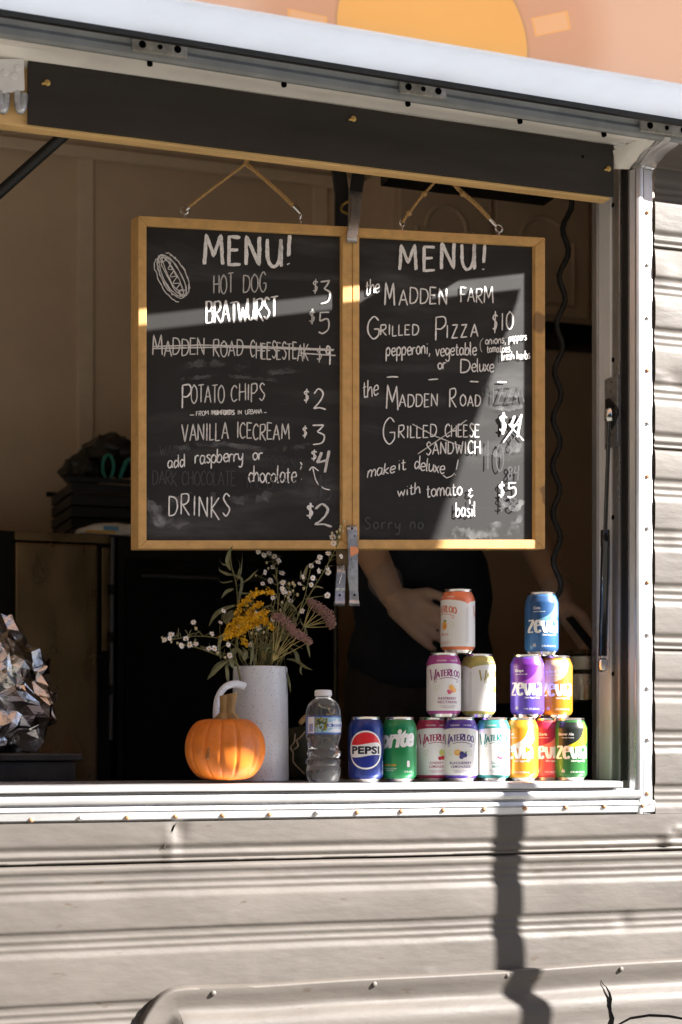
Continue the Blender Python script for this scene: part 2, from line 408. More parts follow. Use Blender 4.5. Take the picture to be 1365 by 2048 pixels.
# the same section bends out with the leaning band at the top
rows = []
for j in range(9):
    t = j/8; z = zt+.002+(Z_RBR+.002-zt)*t
    dy = lean(t)+.006*math.sin(t*math.pi*3)*(.5); dx = .012*t+.004*math.sin(t*9)
    rows.append([(x+dx, y+dy, z) for (x, y) in prof])
k = len(prof)
fr.add([v for r_ in rows for v in r_], [(j*k+i, j*k+i+1, (j+1)*k+i+1, (j+1)*k+i) for j in range(8) for i in range(k-1)])
FR = fr.build('window_frame', M['aluv'], T, smooth=True, autos=30)
sc = MB(); 
def hstrip(name, prof, x0, x1, matl, parent, nx=40, wob=.0006, miter=0, tilt=None):
    mb = MB(); k = len(prof)
    for i in range(nx+1):
        x = x0+(x1-x0)*i/nx
        dz = wob*noise.noise((x*2.2, 5, 1))
        for (y, z) in prof:
            if tilt and y < tilt: z = z+SH(x)
            xx = x+(miter*(z-prof[-1][1]) if i == nx else 0)
            mb.v.append(Vector((xx, y+wob*noise.noise((x*3, z*9, 4)), z+dz)))
    mb.f = [[i*k+j, (i+1)*k+j, (i+1)*k+j+1, i*k+j+1] for i in range(nx) for j in range(k-1)]; mb.m = [0]*len(mb.f)
    o = mb.build(name, matl, parent, smooth=True, autos=30)
    return o
zq = lambda py, Y: P(683, py, Y).z
zl0, zl1 = Z_SILL, zq(1581, -.032)
# counter ledge (flat bar with a rounded nose) the goods stand on
x_led = P(1244, 1570, -.03).x
mb = MB(); pr = [(.30, Z_SILL-.004), (.30, Z_SILL), (-.022, Z_SILL), (-.030, Z_SILL-.0015), (-.033, Z_SILL-.005), (-.033, zl1+.002), (-.031, zl1), (.02, zl1)]
hstrip('counter_ledge', pr, XL, x_led, M['alu'], FR)
mb = MB(); mb.box((XL, .02, Z_SILL-.02), (XJ-.004, .30, Z_SILL-.0045)); mb.build('counter_board', M['blackgl'], FR)
mb = MB(); mb.hexa([(x_led, -.032, Z_SILL-.001),(x_led,.02,Z_SILL-.001),(x_led,.02,zl1),(x_led,-.032,zl1)], [(x_led+.0015,-.032,Z_SILL-.001),(x_led+.0015,.02,Z_SILL-.001),(x_led+.0015,.02,zl1),(x_led+.0015,-.032,zl1)]); mb.build('ledge_end', M['alu'], FR)
zr0, zr1 = zq(1587, -.04), zq(1604, -.042)
zc_, rr_ = (zr0+zr1)/2, (zr0-zr1)/2
lip = [(.0, zl1-.001), (-.016, zl1-.002), (-.0165, zr0+.001), (-.020, zr0)] + [(-.0235-rr_*.55*math.sin(a), zc_+rr_*math.cos(a)) for a in [R(10*q) for q in range(0, 19, 3)]] + [(-.0195, zr1-.001), (-.0165, zr1-.004), (-.0165, zq(1609, -.017))]
hstrip('sill_lip', lip, XL, P(1286, 1600, -.03).x, M['alu'], FR)
f0, f1 = zq(1611, -.02), zq(1617, -.02)
fl = [(-.010, zq(1607.5, -.017)), (-.021, zq(1608.5, -.02)), (-.0225, f1+.001), (-.0185, f1), (-.0185, f1-.0015), (-.0215, f1-.0025), (-.0205, Z_FR+.004), (-.017, Z_FR), (.002, Z_FR-.001)]
hstrip('sill_flange', fl, XL, XF, M['alu'], FR, miter=-.0)
# screws: rusty ones along the sill, bright ones up the right flange
def screw(matl):
    s = MB(); s.disc((0,0,0), (0,-1,0), .0042, 10, 0, .0022, .0016)
    s.add([(-.003,-.0042,-.0004),(.003,-.0042,-.0004),(.003,-.0042,.0004),(-.003,-.0042,.0004)], [(0,1,2,3)])
    o = s.build('screw', matl, FR, smooth=True, base=(0,0,0)); return o
s1 = screw(M['rust']); s2 = screw(M['steel'])
def put(src, loc, first):
    o = src if first else src.copy()
    if not first: COL.objects.link(o); o.parent = FR
    o.location = Vector(loc)-root_of(FR); return o
px = [63,160,255,352,446,540,633,715,803,887,969,1050,1132,1209,1286]; i1 = i2 = True
for q, x in enumerate(px):
    p = P(x, 1640-30*x/1290+1, -.0215)
    if q in (1, 6): put(s2, p, i2); i2 = False
    else: put(s1, p, i1); i1 = False
for q, y in enumerate((425,530,636,741,847,953,1057,1165,1270,1377,1480,1587)):
    p = P(1295.5, y, -.0182)
    if q in (0, 7, 11, 5, 3): put(s1, p, False)
    else: put(s2, p, i2); i2 = False
# right jamb lining, seen obliquely: gasket, drilled strip, white wood, glass channel
def jamb_y(px):
    u = px-CX; t = XJ/(sn*F+cs*u); return t*(cs*F-sn*u)-D
def jamb(name, p0, p1, thick, matl, zt_=None, bev=.001):
    y0, y1 = jamb_y(p1), jamb_y(p0)
    mb = MB(); mb.box((XJ-thick, y0, Z_SILL), (XJ+.011, y1-.0004, zt_ or (Z_SEAM+.05))); return mb.build(name, matl, FR, bevel=bev)
jamb('gasket', 1244, 1256, .002, M['black'])
JS = jamb('drilled_strip', 1229, 1244, .006, M['aluv'])
jamb('jamb_board', 1206, 1229, .009, M['white'])
jamb('glass_channel', 1196, 1206, .014, M['aluv'])
for y in (411, 720, 1035, 1348):
    mb = MB(); pj = jamb_y(1232); zz = ZC+(HZ-y)*(pj+D)/(cs*F-sn*(1232-CX))
    mb.disc((XJ-.0062, pj, zz), (-1, 0, 0), .005, 12, 0, .0004); mb.build('screw_hole', M['hole'], JS)
# a creased dent under the sill: its shadow as a black tube, then the fold
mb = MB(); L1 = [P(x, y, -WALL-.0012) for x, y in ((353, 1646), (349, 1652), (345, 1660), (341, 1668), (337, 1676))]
mb.tube(L1, [.0003, .0012, .0019, .0014, .0003], 8); mb.build('dent_shadow', M['hole'], T, smooth=True)
mb = MB(); mb.tube([v+Vector((-.004-.001*i, -.0005, -.006-.003*i)) for i, v in enumerate(L1)], [.0003, .0012, .0018, .0016, .0003], 8); mb.build('dent_fold', M['siding'], T, smooth=True)
# ---- header: raw timber with a dark fascia, soffit, hinge rail
def quad_px(mb, pts, Y0, Y1, m=0):
    mb.hexa([P(x, y, Y0) for x, y in pts], [P(x, y, Y0)+Vector((0, Y1-Y0, 0)) for x, y in pts], m)
zt0 = P(683, 214, .0).z; zb0 = P(683, 327, .0).z
xa_, xb_ = P(57, 200, .0).x, P(1228, 340, .0).x
mb = MB(); mb.box((XL, .011, zb0-.001), (xb_-.002, .040, zt0-.002)); HB = mb.build('header_board', M['ply'], T, bevel=.0015)
mb = MB()
nx = 60
fac = [(.0105, zb0+.0035), (.0005, zb0+.002), (.0, zb0+.004), (.0, zt0-.003), (.001, zt0-.001), (.0105, zt0)]
for i in range(nx+1):
    x = xa_+(xb_-xa_)*i/nx
    for (y, z) in fac: mb.v.append(Vector((x, y, z+(.0012*noise.noise((x*6, 1, 1))+.008*(xb_-x)/(xb_-xa_) if z > zb0+.05 else 0))))
k = len(fac)
for i in range(nx):
    for j in range(k): mb.f.append([i*k+j, (i+1)*k+j, (i+1)*k+(j+1)%k, i*k+(j+1)%k]); mb.m.append(0)
mb.f += [list(range(k)), [nx*k+j for j in range(k)]]; mb.m += [0, 0]
FA = mb.build('fascia', M['fascia'], HB)
br = mat('brass_screw', (.55,.36,.12), .45, .7)
for (x, y) in ((95, 166), (707, 238), (1217, 338)):
    mb = MB(); p = P(x, y, 0); mb.disc(p, (0,-1,0), .0055, 12, 0, .002, .002)
    mb.tube([p+Vector((-.004,-.002,-.002)), p+Vector((-.010,-.003,-.004))], .0022, 8)
    mb.build('screw', br, HB, smooth=True)
mb = MB(); mb.disc(P(1166, 313, 0), (0,-1,0), .003, 10, 0, .0003); mb.build('screw_hole', M['hole'], HB)
# bracket plate on the bare end of the timber
mb = MB(); pts = [(-90, 122), (-20, 118), (48, 117), (50, 180), (-20, 190), (-90, 196)]
q0 = [P(x, y, -.004) for x, y in pts]; q1 = [v+Vector((0, .005, 0)) for v in q0]; kk = len(pts)
mb.add(q0+q1, [tuple(range(kk)), tuple(reversed(range(kk, 2*kk)))]+[(i, (i+1)%kk, kk+(i+1)%kk, kk+i) for i in range(kk)])
for (x, y) in ((10, 145), (36, 136), (28, 152), (-40, 150)): mb.disc(P(x, y, -.004), (0,-1,0), .006, 14, 0, .0015, .001)
mb.build('bracket_plate', M['white'], HB, bevel=.001)
for x in (5, 40):
    mb = MB(); mb.tube(catmull([P(x-5, 185, .002), P(x-4, 205, -.004), P(x, 221, -.007), P(x+6, 214, -.004), P(x+9, 190, .003)], 5), .007, 10)
    mb.build('bracket_hook', M['galv'], HB, smooth=True)
# soffit from the fascia out to the rail
mb = MB(); sp = [(.012, zt0-.004), (.012, zt0-.002), (.004, zt0+.006), (-.03, zt0+.016), (-.07, Z_RB+.003), (-.085, Z_RB+.004), (-.085, Z_RB+.012), (.012, Z_RB+.02)]
hstrip('soffit', sp, XL, XJ-.002, M['soffit'], T, 40, .0008, tilt=-.02)
# the cheek that closes the corner beside the fascia
mb = MB(); mb.v = []
rows = []
for j in range(9):
    t = j/8; z = Z_SEAM+.001+(Z_RBR+.004-Z_SEAM)*t
    rows.append([(xb_+.001-.006*t, .012+.0*t, z), (xb_+.008, .004+lean(t)*.55, z), (XJ-.018, .002+lean(t)*.8, z), (XJ+.001+.012*t, -.002+lean(t), z)])
mb.add([v for r_ in rows for v in r_], [(j*4+i, j*4+i+1, (j+1)*4+i+1, (j+1)*4+i) for j in range(8) for i in range(3)])
mb.build('corner_cheek', M['soffit'], T, smooth=True, autos=60)
for px in (568, 816, 1040, 1208, 300):
    mb = MB(); y = 100+px*.123+26; p = P(px, y, -.082); p.z = Z_RB+.002+SH(p.x); mb.disc(p, (0,-.3,-1), .005, 10, 0, .006); mb.build('drain_hole', M['hole'], T)
# rolled hinge rail
rr = (Z_RAIL-Z_RB)
rl = [(Y_RAIL+.012, Z_RB+.004), (Y_RAIL-.004, Z_RB), (Y_RAIL-.010, Z_RB+.004), (Y_RAIL-.012, Z_RB+rr*.40), (Y_RAIL-.006, Z_RB+rr*.62), (Y_RAIL-.010, Z_RB+rr*.80), (Y_RAIL-.014, Z_RB+rr*.86), (Y_RAIL-.013, Z_RB+rr*.92), (Y_RAIL+.004, Z_RB+rr*.95)]
RA = hstrip('hinge_rail', rl, XL, XE-.05, M['rail'], T, 60, .0006, tilt=9)
# hatch: swung up and out, painted on its inner side
TH = R(8); HL = 1.115; GAP = .0
H0 = Vector((0, Y_RAIL-.075, Z_RB+.018))
hd = Vector((0, -math.cos(TH), math.sin(TH))); hn = Vector((0, math.sin(TH), math.cos(TH)))     # along, and up through the panel
def HP(x, r, t=0.0, fl=0.0): return Vector((x, H0.y, H0.z+SH(x)))+hd*r+hn*t
XHL = -2.2
def to_hatch(q):
    n = hd.cross(Vector((1, 0, 0))).normalized(); t = (H0-q).dot(n)/SUN.dot(n); w = q+SUN*t
    return w.x, (w-H0).dot(hd)
(XHR, r0_), (x1_, r1_) = to_hatch(PB(1050, 592)), to_hatch(PB(872, 1098))
FLARE = (x1_-XHR)/(r1_-r0_); XHR -= FLARE*r0_+.052  # right edge flared out of view to shape the slanted shadow on the boards
def xr(r): return XHR+FLARE*r
W_ = .108
hm = MB(); hm.hexa([HP(XHL,W_+.0005,.001), HP(xr(W_),W_+.0005,.001), HP(xr(HL-.081),HL-.081,.001), HP(XHL,HL-.081,.001)], [HP(XHL,W_+.0005,.018), HP(xr(W_),W_+.0005,.018), HP(xr(HL-.081),HL-.081,.018), HP(XHL,HL-.081,.018)])
W_ = .108
def on_hatch(px, py):
    u = px-CX; d = Vector((sn*F+cs*u, cs*F-sn*u, HZ-py)); o = Vector((0, -D, ZC)); q0 = Vector((SX0, H0.y, H0.z+SH(SX0))); t = (q0-o).dot(hn)/d.dot(hn); w = o+d*t
    return w.x, (w-q0).dot(hd)
SX0 = P(868, 90, -.2).x
(SX, ra_), (xb3, rb3) = on_hatch(868, 88), on_hatch(868, 5)
KS = (xb3-SX)/(rb3-ra_); SX -= KS*(ra_-W_); SR = .178
hm.m = [1 if k == 0 else 0 for k in range(len(hm.f))]
HT = hm.build('hatch', [trans_mat('hatch_white_vinyl', (.85,.89,.95), TW, .03, 12), hatch_material(SX, H0, hd, W_, SR, KS)], T)
hb = MB()
def bar(a, b, c, d, t0=-.003, t1=.021): hb.hexa([HP(*q, t0) for q in (a, b, c, d)], [HP(*q, t1) for q in (a, b, c, d)])
bar((XHL, GAP), (xr(GAP), GAP), (xr(W_), W_), (XHL, W_)); bar((XHL, HL-.08), (xr(HL-.08), HL-.08), (xr(HL), HL), (XHL, HL))
bar((XHL-.08, GAP), (XHL-.001, GAP), (XHL-.001, HL), (XHL-.08, HL)); bar((xr(GAP)+.001, GAP), (xr(GAP)+.05, GAP), (xr(HL)+.05, HL), (xr(HL)+.001, HL))
hb.build('hatch_frame', MATS['hatch_white_vinyl'], HT, bevel=.002)
mb = MB(); mb.hexa([HP(XHL, -.008, -.012), HP(xr(-.008), -.008, -.012), HP(xr(.0), -.0005, -.012), HP(XHL, -.0005, -.012)], [HP(XHL, -.008, .014), HP(xr(-.008), -.008, .014), HP(xr(.0), -.0005, .014), HP(XHL, -.0005, .014)]); mb.build('edge_dark_strip', M['black'], HT)  # black strip added as the dark gap line, hiding the sunlit rail
yd_ = Y_RAIL-.053; zd_ = Z_RB+SB*(Y_RAIL-.0135-yd_)+.003
mb = MB(); q_ = [(XL, yd_), (XE-.05, yd_), (XE-.05, Y_RAIL+.003), (XL, Y_RAIL+.003)]
mb.hexa([(x, y, zd_+SH(x)) for x, y in q_], [(x, y, zd_+.004+SH(x)) for x, y in q_]); mb.build('rail_shade_strip', M['black'], T)  # hidden ledge added to keep the sun beam off the hinge rail
# hinges: three plates in sight, each with three countersunk holes
for (x0, x1) in ((265, 375), (800, 893), (1281, 1385), (-290, -190)):
    mb = MB(); y = 85+(x0-265)*.152
    pa, pb = P(x0, y, Y_RAIL-.016), P(x1, y, Y_RAIL-.016)
    h_ = SH((pa.x+pb.x)/2); ZA, ZB = Z_RB+h_, Z_RAIL+h_
    mb.box((pa.x, Y_RAIL-.0175, ZA+.008), (pb.x, Y_RAIL-.012, ZB+.001))
    mb.tube([(pa.x, Y_RAIL-.014, ZB+.003), (pb.x, Y_RAIL-.014, ZB+.003)], .0065, 12)
    mb.hexa([(pa.x, Y_RAIL-.012, ZB-.004), (pb.x, Y_RAIL-.012, ZB-.004), HP(pb.x, .012, .022), HP(pa.x, .012, .022)], [(pa.x, Y_RAIL-.012, ZB), (pb.x, Y_RAIL-.012, ZB), HP(pb.x, .012, .025), HP(pa.x, .012, .025)])
    hg = mb.build('hinge', M['hinge'], T, bevel=.0008)
    for k in (.18, .5, .82):
        m2 = MB(); m2.disc((pa.x+(pb.x-pa.x)*k, Y_RAIL-.0177, ZA+.020), (0,-1,0), .0065 if k != .5 else .0045, 12, 0, .0005, .0015); m2.build('hinge_screw', M['hole'], hg)
# gas strut on the right jamb
yj = jamb_y(1226)
def J(px, py, dx=0):
    """a point on the plane of the right jamb"""
    u = px-CX; t = (XJ-dx)/(sn*F+cs*u); return Vector((XJ-dx, t*(cs*F-sn*u)-D, ZC+t*(HZ-py)))
GS = MB(); a, b = J(1213, 760, .007), J(1239, 892, .007)
GS.box((XJ-.011, b.y, b.z), (XJ-.0075, a.y, a.z)); GS = GS.build('gas_strut', M['galv'], T, bevel=.0006)
mb = MB(); pts = [J(*q, .0115) for q in ((1214, 800), (1220, 797), (1238, 818), (1238, 830), (1224, 860), (1218, 862))]
k = len(pts); q1 = [v-Vector((.004,0,0)) for v in pts]; mb.add(pts+q1, [tuple(range(k)), tuple(range(k, 2*k))]+[(i, (i+1)%k, k+(i+1)%k, k+i) for i in range(k)])
mb.build('mount', M['black'], GS)
pt, pm, pb = J(1219, 826, .022), J(1211, 1062, .026), J(1206, 1312, .03)
mb = MB(); mb.lathe([(0,.010),(.006,.009),(.0095,.004),(.0095,-.014),(.0075,-.017),(0,-.017)], pt, 16); mb.build('ball_socket', M['steel'], GS, smooth=True)
mb = MB(); mb.tube([pt-Vector((0,0,.014)), pm], .0042, 12); mb.build('rod', mat('dark_chrome', (.16,.16,.16), .25, .9), GS, smooth=True)
mb = MB(); mb.tube([pm+Vector((0,0,.002)), pm, pm-Vector((0,0,.03)), pm-Vector((0,0,.031)), pb, pb-Vector((0,0,.001))], [.0085,.0092,.0092,.0086,.0086,.006], 18)
mb.build('cylinder', mat('black_enamel', (.012,.012,.013), .16, 0, coat=.6), GS, smooth=True)
mb = MB(); mb.lathe([(0,.006),(.005,.006),(.005,.0),(.0095,-.004),(.0105,-.014),(.009,-.024),(.004,-.028),(0,-.028)], pb-Vector((0,0,.004)), 16); mb.build('end_socket', M['steel'], GS, smooth=True)
mb = MB(); p = J(1216, 1080, .012); q = J(1214, 1165, .012); mb.box((XJ-.0126, p.y-.004, q.z), (XJ-.0122, p.y+.003, p.z)); mb.build('blue_sticker', mat('blue_sticker', (.10,.35,.75), .4), GS)
# second strut, at the far left inside
sa_, sb_ = P(-60, 438, .30), P(142, 258, .16); sc_ = sb_+(sa_-sb_)*3.4
mb = MB(); mb.tube([sc_, sb_+(sa_-sb_)*2.0, sb_+(sa_-sb_)*1.98, sb_], [.006, .006, .0105, .0105], 14); mb.disc(sc_, (-1, 0, 0), .012, 12, 0, .01, .004); mb.build('gas_strut', M['black'], T, smooth=True)
# skirt: bolted wheel-arch cover along the bottom
def off_poly(pts, d):
    out = []
    for i, p in enumerate(pts):
        a = pts[max(0, i-1)]; b = pts[min(len(pts)-1, i+1)]
        t = Vector((b[0]-a[0], b[1]-a[1])).normalized(); out.append((p[0]-t.y*d, p[1]+t.x*d))
    return out
out = [(238, 2140), (262, 2070), (272, 2042), (286, 2016), (306, 1990), (330, 1974), (352, 1969), (378, 1967), (425, 1966), (520, 1962), (683, 1951), (850, 1943), (1000, 1935), (1100, 1927), (1215, 1919), (1365, 1911), (1500, 1903), (1750, 1888)]
out = [(v.x, v.y) for v in catmull([(x, y, 0) for x, y in out], 6)]
mb = MB(); rows = []
sec = [(0, .0), (1.5, .014), (4, .0195), (8, .0200), (22, .0160), (38, .0110), (46, .0100), (52, .0130), (57, .019), (63, .028), (70, .036), (80, .041), (92, .042), (108, .040), (120, .041), (135, .045), (160, .046), (200, .045), (420, .042)]
sec = [(d_, h_ if d_ < 47 else .010+(h_-.010)*.68) for d_, h_ in sec]
def sech(d):
    for (d0, h0), (d1, h1) in zip(sec, sec[1:]):
        if d0 <= d <= d1: return h0+(h1-h0)*(d-d0)/(d1-d0)+.002+WALL*.8
    return .04
for (d, h) in sec:
    for (x, y) in off_poly(out, d):
        p = P(x, y, 0); wv = .0014*noise.noise((p.x*5, p.z*7, 3))
        if 480 < x < 1000 and 20 < d < 55: wv += .002*noise.noise((p.x*9, d*.06, 5))
        rows.append(Vector((p.x, -h-.002-WALL*.8+wv, p.z)))
k = len(out)
mb.v = rows; mb.f = [[j*k+i, j*k+i+1, (j+1)*k+i+1, (j+1)*k+i] for j in range(len(sec)-1) for i in range(k-1)]
mb.f = [f for f in mb.f if min(mb.v[i].z for i in f) > .36]; mb.m = [0]*len(mb.f)
SK = mb.build('wheel_arch_cover', M['siding'], T, smooth=True, autos=60)
for (x, y) in ((426, 1986), (748, 1968), (1014, 1950), (1241, 1938), (1460, 1926)):
    mb = MB(); p = P(x, y, -sech(20)+.001); mb.disc(p, (.2,-1,.1), .0054, 10, 0, .004, .002); mb.build('screw', mat('dark_screw', (.10,.09,.08), .6, .3, var=.3, vscale=200), SK, smooth=True)
mb = MB()
ck = [(1202, 1960, 1.5), (1207, 1969, 3), (1213, 1974, 4), (1219, 1985, 7), (1222, 1998, 9), (1220, 2010, 10), (1221, 2022, 9), (1226, 2036, 10), (1224, 2046, 12), (1222, 2060, 14)]
L_ = [P(x-w_/2, y, -.0530 if y > 1985 else -.034) for x, y, w_ in ck]; R_ = [P(x+w_/2, y, -.0530 if y > 1985 else -.034) for x, y, w_ in ck]
for i, (x, y, w_) in enumerate(ck):
    yy = -sech(y-1919)-.0012; L_[i] = P(x-w_*.34, y, yy); R_[i] = P(x+w_*.34, y, yy)
mb.add(L_+R_, [(i, i+1, len(ck)+i+1, len(ck)+i) for i in range(len(ck)-1)]); mb.build('crack', M['hole'], SK)
mb = MB(); mb.tube([P(x, y, -sech(118)+.0006) for x, y in ((1236, 2050), (1262, 2036), (1300, 2030), (1340, 2032), (1400, 2044), (1470, 2070))], .0022, 8); mb.build('tyre_lip', M['hole'], SK, smooth=True)
# ------------------------------------------------------------------ single-stroke letters (cap height 10, x height 6)
G = {
'A':(7,"0,0 3.4,10 6.6,0|1.3,3.6 5.4,3.6"),'B':(6.2,"0,0 .2,10|c0,10 4.5,9.4 4.2,6 .4,5.3|c.4,5.3 5.8,5 5.2,.6 0,0"),'C':(6,"c5.6,8.2 3.4,10 .6,7.5 .3,3 2.4,.1 5.6,1.4"),
'D':(6.4,"0,0 .2,10|c0,10 4.6,9 6,5 4,1 0,0"),'E':(5.4,"4.9,9.7 .2,10 0,0 5,.2|.1,5.2 4,5.3"),'F':(5.2,"5,9.8 .1,10 0,0|.1,5.3 4,5.5"),'G':(6.6,"c5.8,8.4 3.4,10.2 .6,7.2 .4,2.6 3,-.3 5.6,1.6 5.9,4.4|3.3,4.3 6.2,4.4"),
'H':(6.4,"0,0 .2,10|5.8,0 5.6,10|.1,5 5.7,5.2"),'I':(2,".8,0 1,10"),'J':(4.5,"c4,10 4,2 2.2,-.2 0,1.8"),'K':(6,"0,0 .2,10|5.4,9.6 .3,4.4 5.6,-1"),'L':(4.6,".2,10 0,0 4.4,.2"),
'M':(8.2,"0,0 .8,10 3.9,3 7,10 7.8,0"),'N':(6.6,"0,0 .2,10 5.6,.2 5.8,10"),'O':(6.6,"c3.3,10 .4,7.6 .3,2.4 3.1,0 6,2.6 5.9,7.5 3.3,10 2.4,9.6"),'P':(6,"0,-1 .2,10|c0,10 4.6,10.2 5.4,7 3,4.6 .3,4.6"),
'R':(6.2,"0,0 .2,10|c0,10 4.7,10.2 5.2,7.2 3,5.2 .4,5|.9,5 5.8,-.4"),'S':(5.4,"c5,8.8 2.6,10.2 .7,8 2.6,5.4 4.9,3 2.6,-.2 0,1.2"),'T':(6,"0,9.8 6,10.1|3,10 2.9,0"),'U':(6.4,"c0,10 .3,2.6 2.6,-.1 5.2,2.4 5.8,10|5.8,10 6,0"),
'V':(6.4,"0,10 3,0 6.2,10"),'W':(8.4,"0,10 2,0 4.1,7 6.2,0 8.2,10"),'X':(6,"0,10 5.6,0|5.6,10 0,0"),'Y':(6,"0,10 3,5|6,10 2.4,-.4"),'Z':(5.6,".2,9.8 5.2,10 0,0 5.5,.2"),
'a':(5.4,"c4.2,5.4 1.6,6 .2,3 1.4,.1 3.6,1.6 4.4,5.6|c4.4,5.6 4.2,1.4 5.2,.2"),'b':(5,"0,0 .4,10.4|c.3,3.4 2.4,6 4.4,3.6 2.8,.1 .2,.6"),'c':(4.5,"c4,5 2,6 .2,3.2 1.6,.1 4.2,1"),'d':(5.2,"c4,5 1.6,5.8 .2,2.8 1.6,.1 4.2,3|4.3,10.4 4.4,.1"),
'e':(4.8,"c.4,2.8 4.2,3.6 3.4,5.9 1,5.2 .2,2.4 1.8,0 4.4,1"),'f':(3.8,"c3.6,9.6 2.2,10.4 1.4,8 1.2,-1|0,5.4 3.2,5.8"),'g':(5,"c4.2,5.2 1.4,6 .2,3 1.8,.4 4,3|c4.3,5.6 4.2,-2.6 2.4,-4.6 .2,-3"),'h':(4.8,"0,0 .3,10.4|c.2,3.4 2.4,6 3.8,4.6 4.2,0"),
'i':(1.8,".7,5.6 .7,.2|.8,7.8 .9,8.2"),'k':(4.6,"0,0 .3,10|3.8,5.6 .3,2.8 4.2,0"),'l':(2,"c.5,10.4 .4,1.2 1.4,.2"),'m':(7.4,"0,0 .2,5.8|c.2,3.6 1.8,6.2 3.2,4.6 3.2,0|c3.3,3.6 5,6.2 6.4,4.6 6.6,.2"),'n':(4.8,"0,0 .2,5.8|c.2,3.4 2.2,6.2 3.8,4.8 4.1,.1"),
'o':(4.8,"c2.4,5.9 .4,4.4 .4,1.6 2.2,0 4.2,1.8 4.1,4.6 2.4,5.9 1.7,5.6"),'p':(5,".2,5.8 0,-4.4|c.2,4 2.4,6.3 4.4,3.8 3,.2 .2,.9"),'r':(3.8,"0,0 .2,5.8|c.2,3.6 1.6,5.8 3.6,5.4"),'s':(3.9,"c3.5,5.4 1.4,6 .6,4.4 3.2,2 1.8,-.1 0,.9"),'t':(4,"c1.6,9 1.5,1.4 2.4,.1 3.8,.8|0,6 3.4,6.3"),
'u':(4.9,"c0,5.8 .4,.8 2.2,.1 3.8,2.6 4.1,5.8|4.1,5.8 4.5,0"),'v':(4.4,"0,5.8 1.9,0 4,5.8"),'w':(6.4,"0,5.8 1.4,.2 3.1,4.8 4.6,.2 6,5.8"),'x':(4.4,"0,5.6 4,0|4,5.8 0,0"),'y':(4.8,"c0,5.8 .8,1.8 2.6,1.2 4,4|c4.2,5.8 3.6,-2.4 2,-4.6 .4,-3.6"),
'0':(6.2,"c3.2,10 .5,7.6 .4,2.4 3,0 5.6,2.6 5.6,7.5 3.2,10 2.4,9.7"),'1':(2.4,"1.2,10.2 1,0"),'2':(6,"c.3,7.8 2.6,10.4 5,8 3.4,4 0,.2|c0,.2 3.2,.6 6.4,-.3"),'3':(6,"c0,9.6 3,9.7 5.2,9.8|c5.2,9.8 3.4,7.4 2.4,6.2 5.4,4.2 4.4,.4 .2,-.6"),'4':(6,"c1.4,9.6 .2,5.6 0,4.4 5.2,4.8|5,10 4,-2"),'5':(6,"5.4,10 .9,9.8 .6,5.6|c.6,5.6 4.6,6.6 5,2 2.2,-.4 0,.3"),'8':(5.4,"c4.8,8.4 2.4,10 .8,7.8 4.4,3.2 2.6,0 .4,2.4 4.6,7.2 4.8,8.6"),'9':(5,"c4.6,8.6 2,10.4 .4,7 2.4,5 4.6,8|4.6,8.8 4,-1.5"),
'$':(5,"c4.4,8.2 2.2,9.4 .6,7.4 3.6,4.2 2.4,.8 .2,1.6|2.6,11.4 2,-1.4"),'!':(2.4,"1.4,10.4 .9,3|.7,.4 .9,.1"),'.':(1.6,".4,.4 .7,.1"),',':(2,".9,.8 .2,-2"),'-':(4,"0,4.6 3.4,4.8"),"'":(1.5,".6,10.4 .5,8.4"),'(':(3,"c2.4,10.4 .2,7 .4,2 1.6,-.4"),'&':(4.4,"c3.4,6 .4,6 1.6,3.4 .2,1.4 2,-.1 3.8,1.2|2.2,8.4 2.2,6.6|2,.1 2,-1.8"),' ':(4,""),
}
def strokes(ch):
    w_, s = G[ch]; out = []
    if s:
        for part in s.split('|'):
            c = part.startswith('c'); 
            pts = [tuple(map(float, q.split(','))) for q in part.lstrip('c').split(' ')]
            if c: pts = [(v.x, v.y) for v in catmull([(x, y, 0) for x, y in pts], 5)]
            out.append(pts)
    return w_, out
RN = random.Random(11)
def layout(text, p0, p1, h, gap=1.6, slant=0.0, wob=.35, hs=None):
    """strokes of a hand-written line from p0 to p1 (baseline ends, pixels), letters h pixels high"""
    tot = 0; items = []
    for i, ch in enumerate(text):
        w_, st = strokes(ch); items.append((tot, w_, st, hs[i] if hs else 1.0)); tot += (w_+gap)*(1 if not hs else (.55+.45*hs[i]))
    tot -= gap
    (x0, y0), (x1, y1) = p0, p1; sx = (x1-x0)/tot; res = []
    for (o, w_, st, hh) in items:
        jx, jy, js = RN.uniform(-wob, wob)*.5, RN.uniform(-wob, wob), 1+RN.uniform(-.05, .05)
        ww = sx*(1 if not hs else (.55+.45*hh))
        for pts in st:
            q = []
            for (x, y) in pts:
                xx = x0+o*sx+(x+jx+slant*y)*ww
                t = (xx-x0)/max(1, (x1-x0))
                q.append((xx, y0+(y1-y0)*t-(y*js*hh+jy)*h/10))
            res.append(q)
    return res
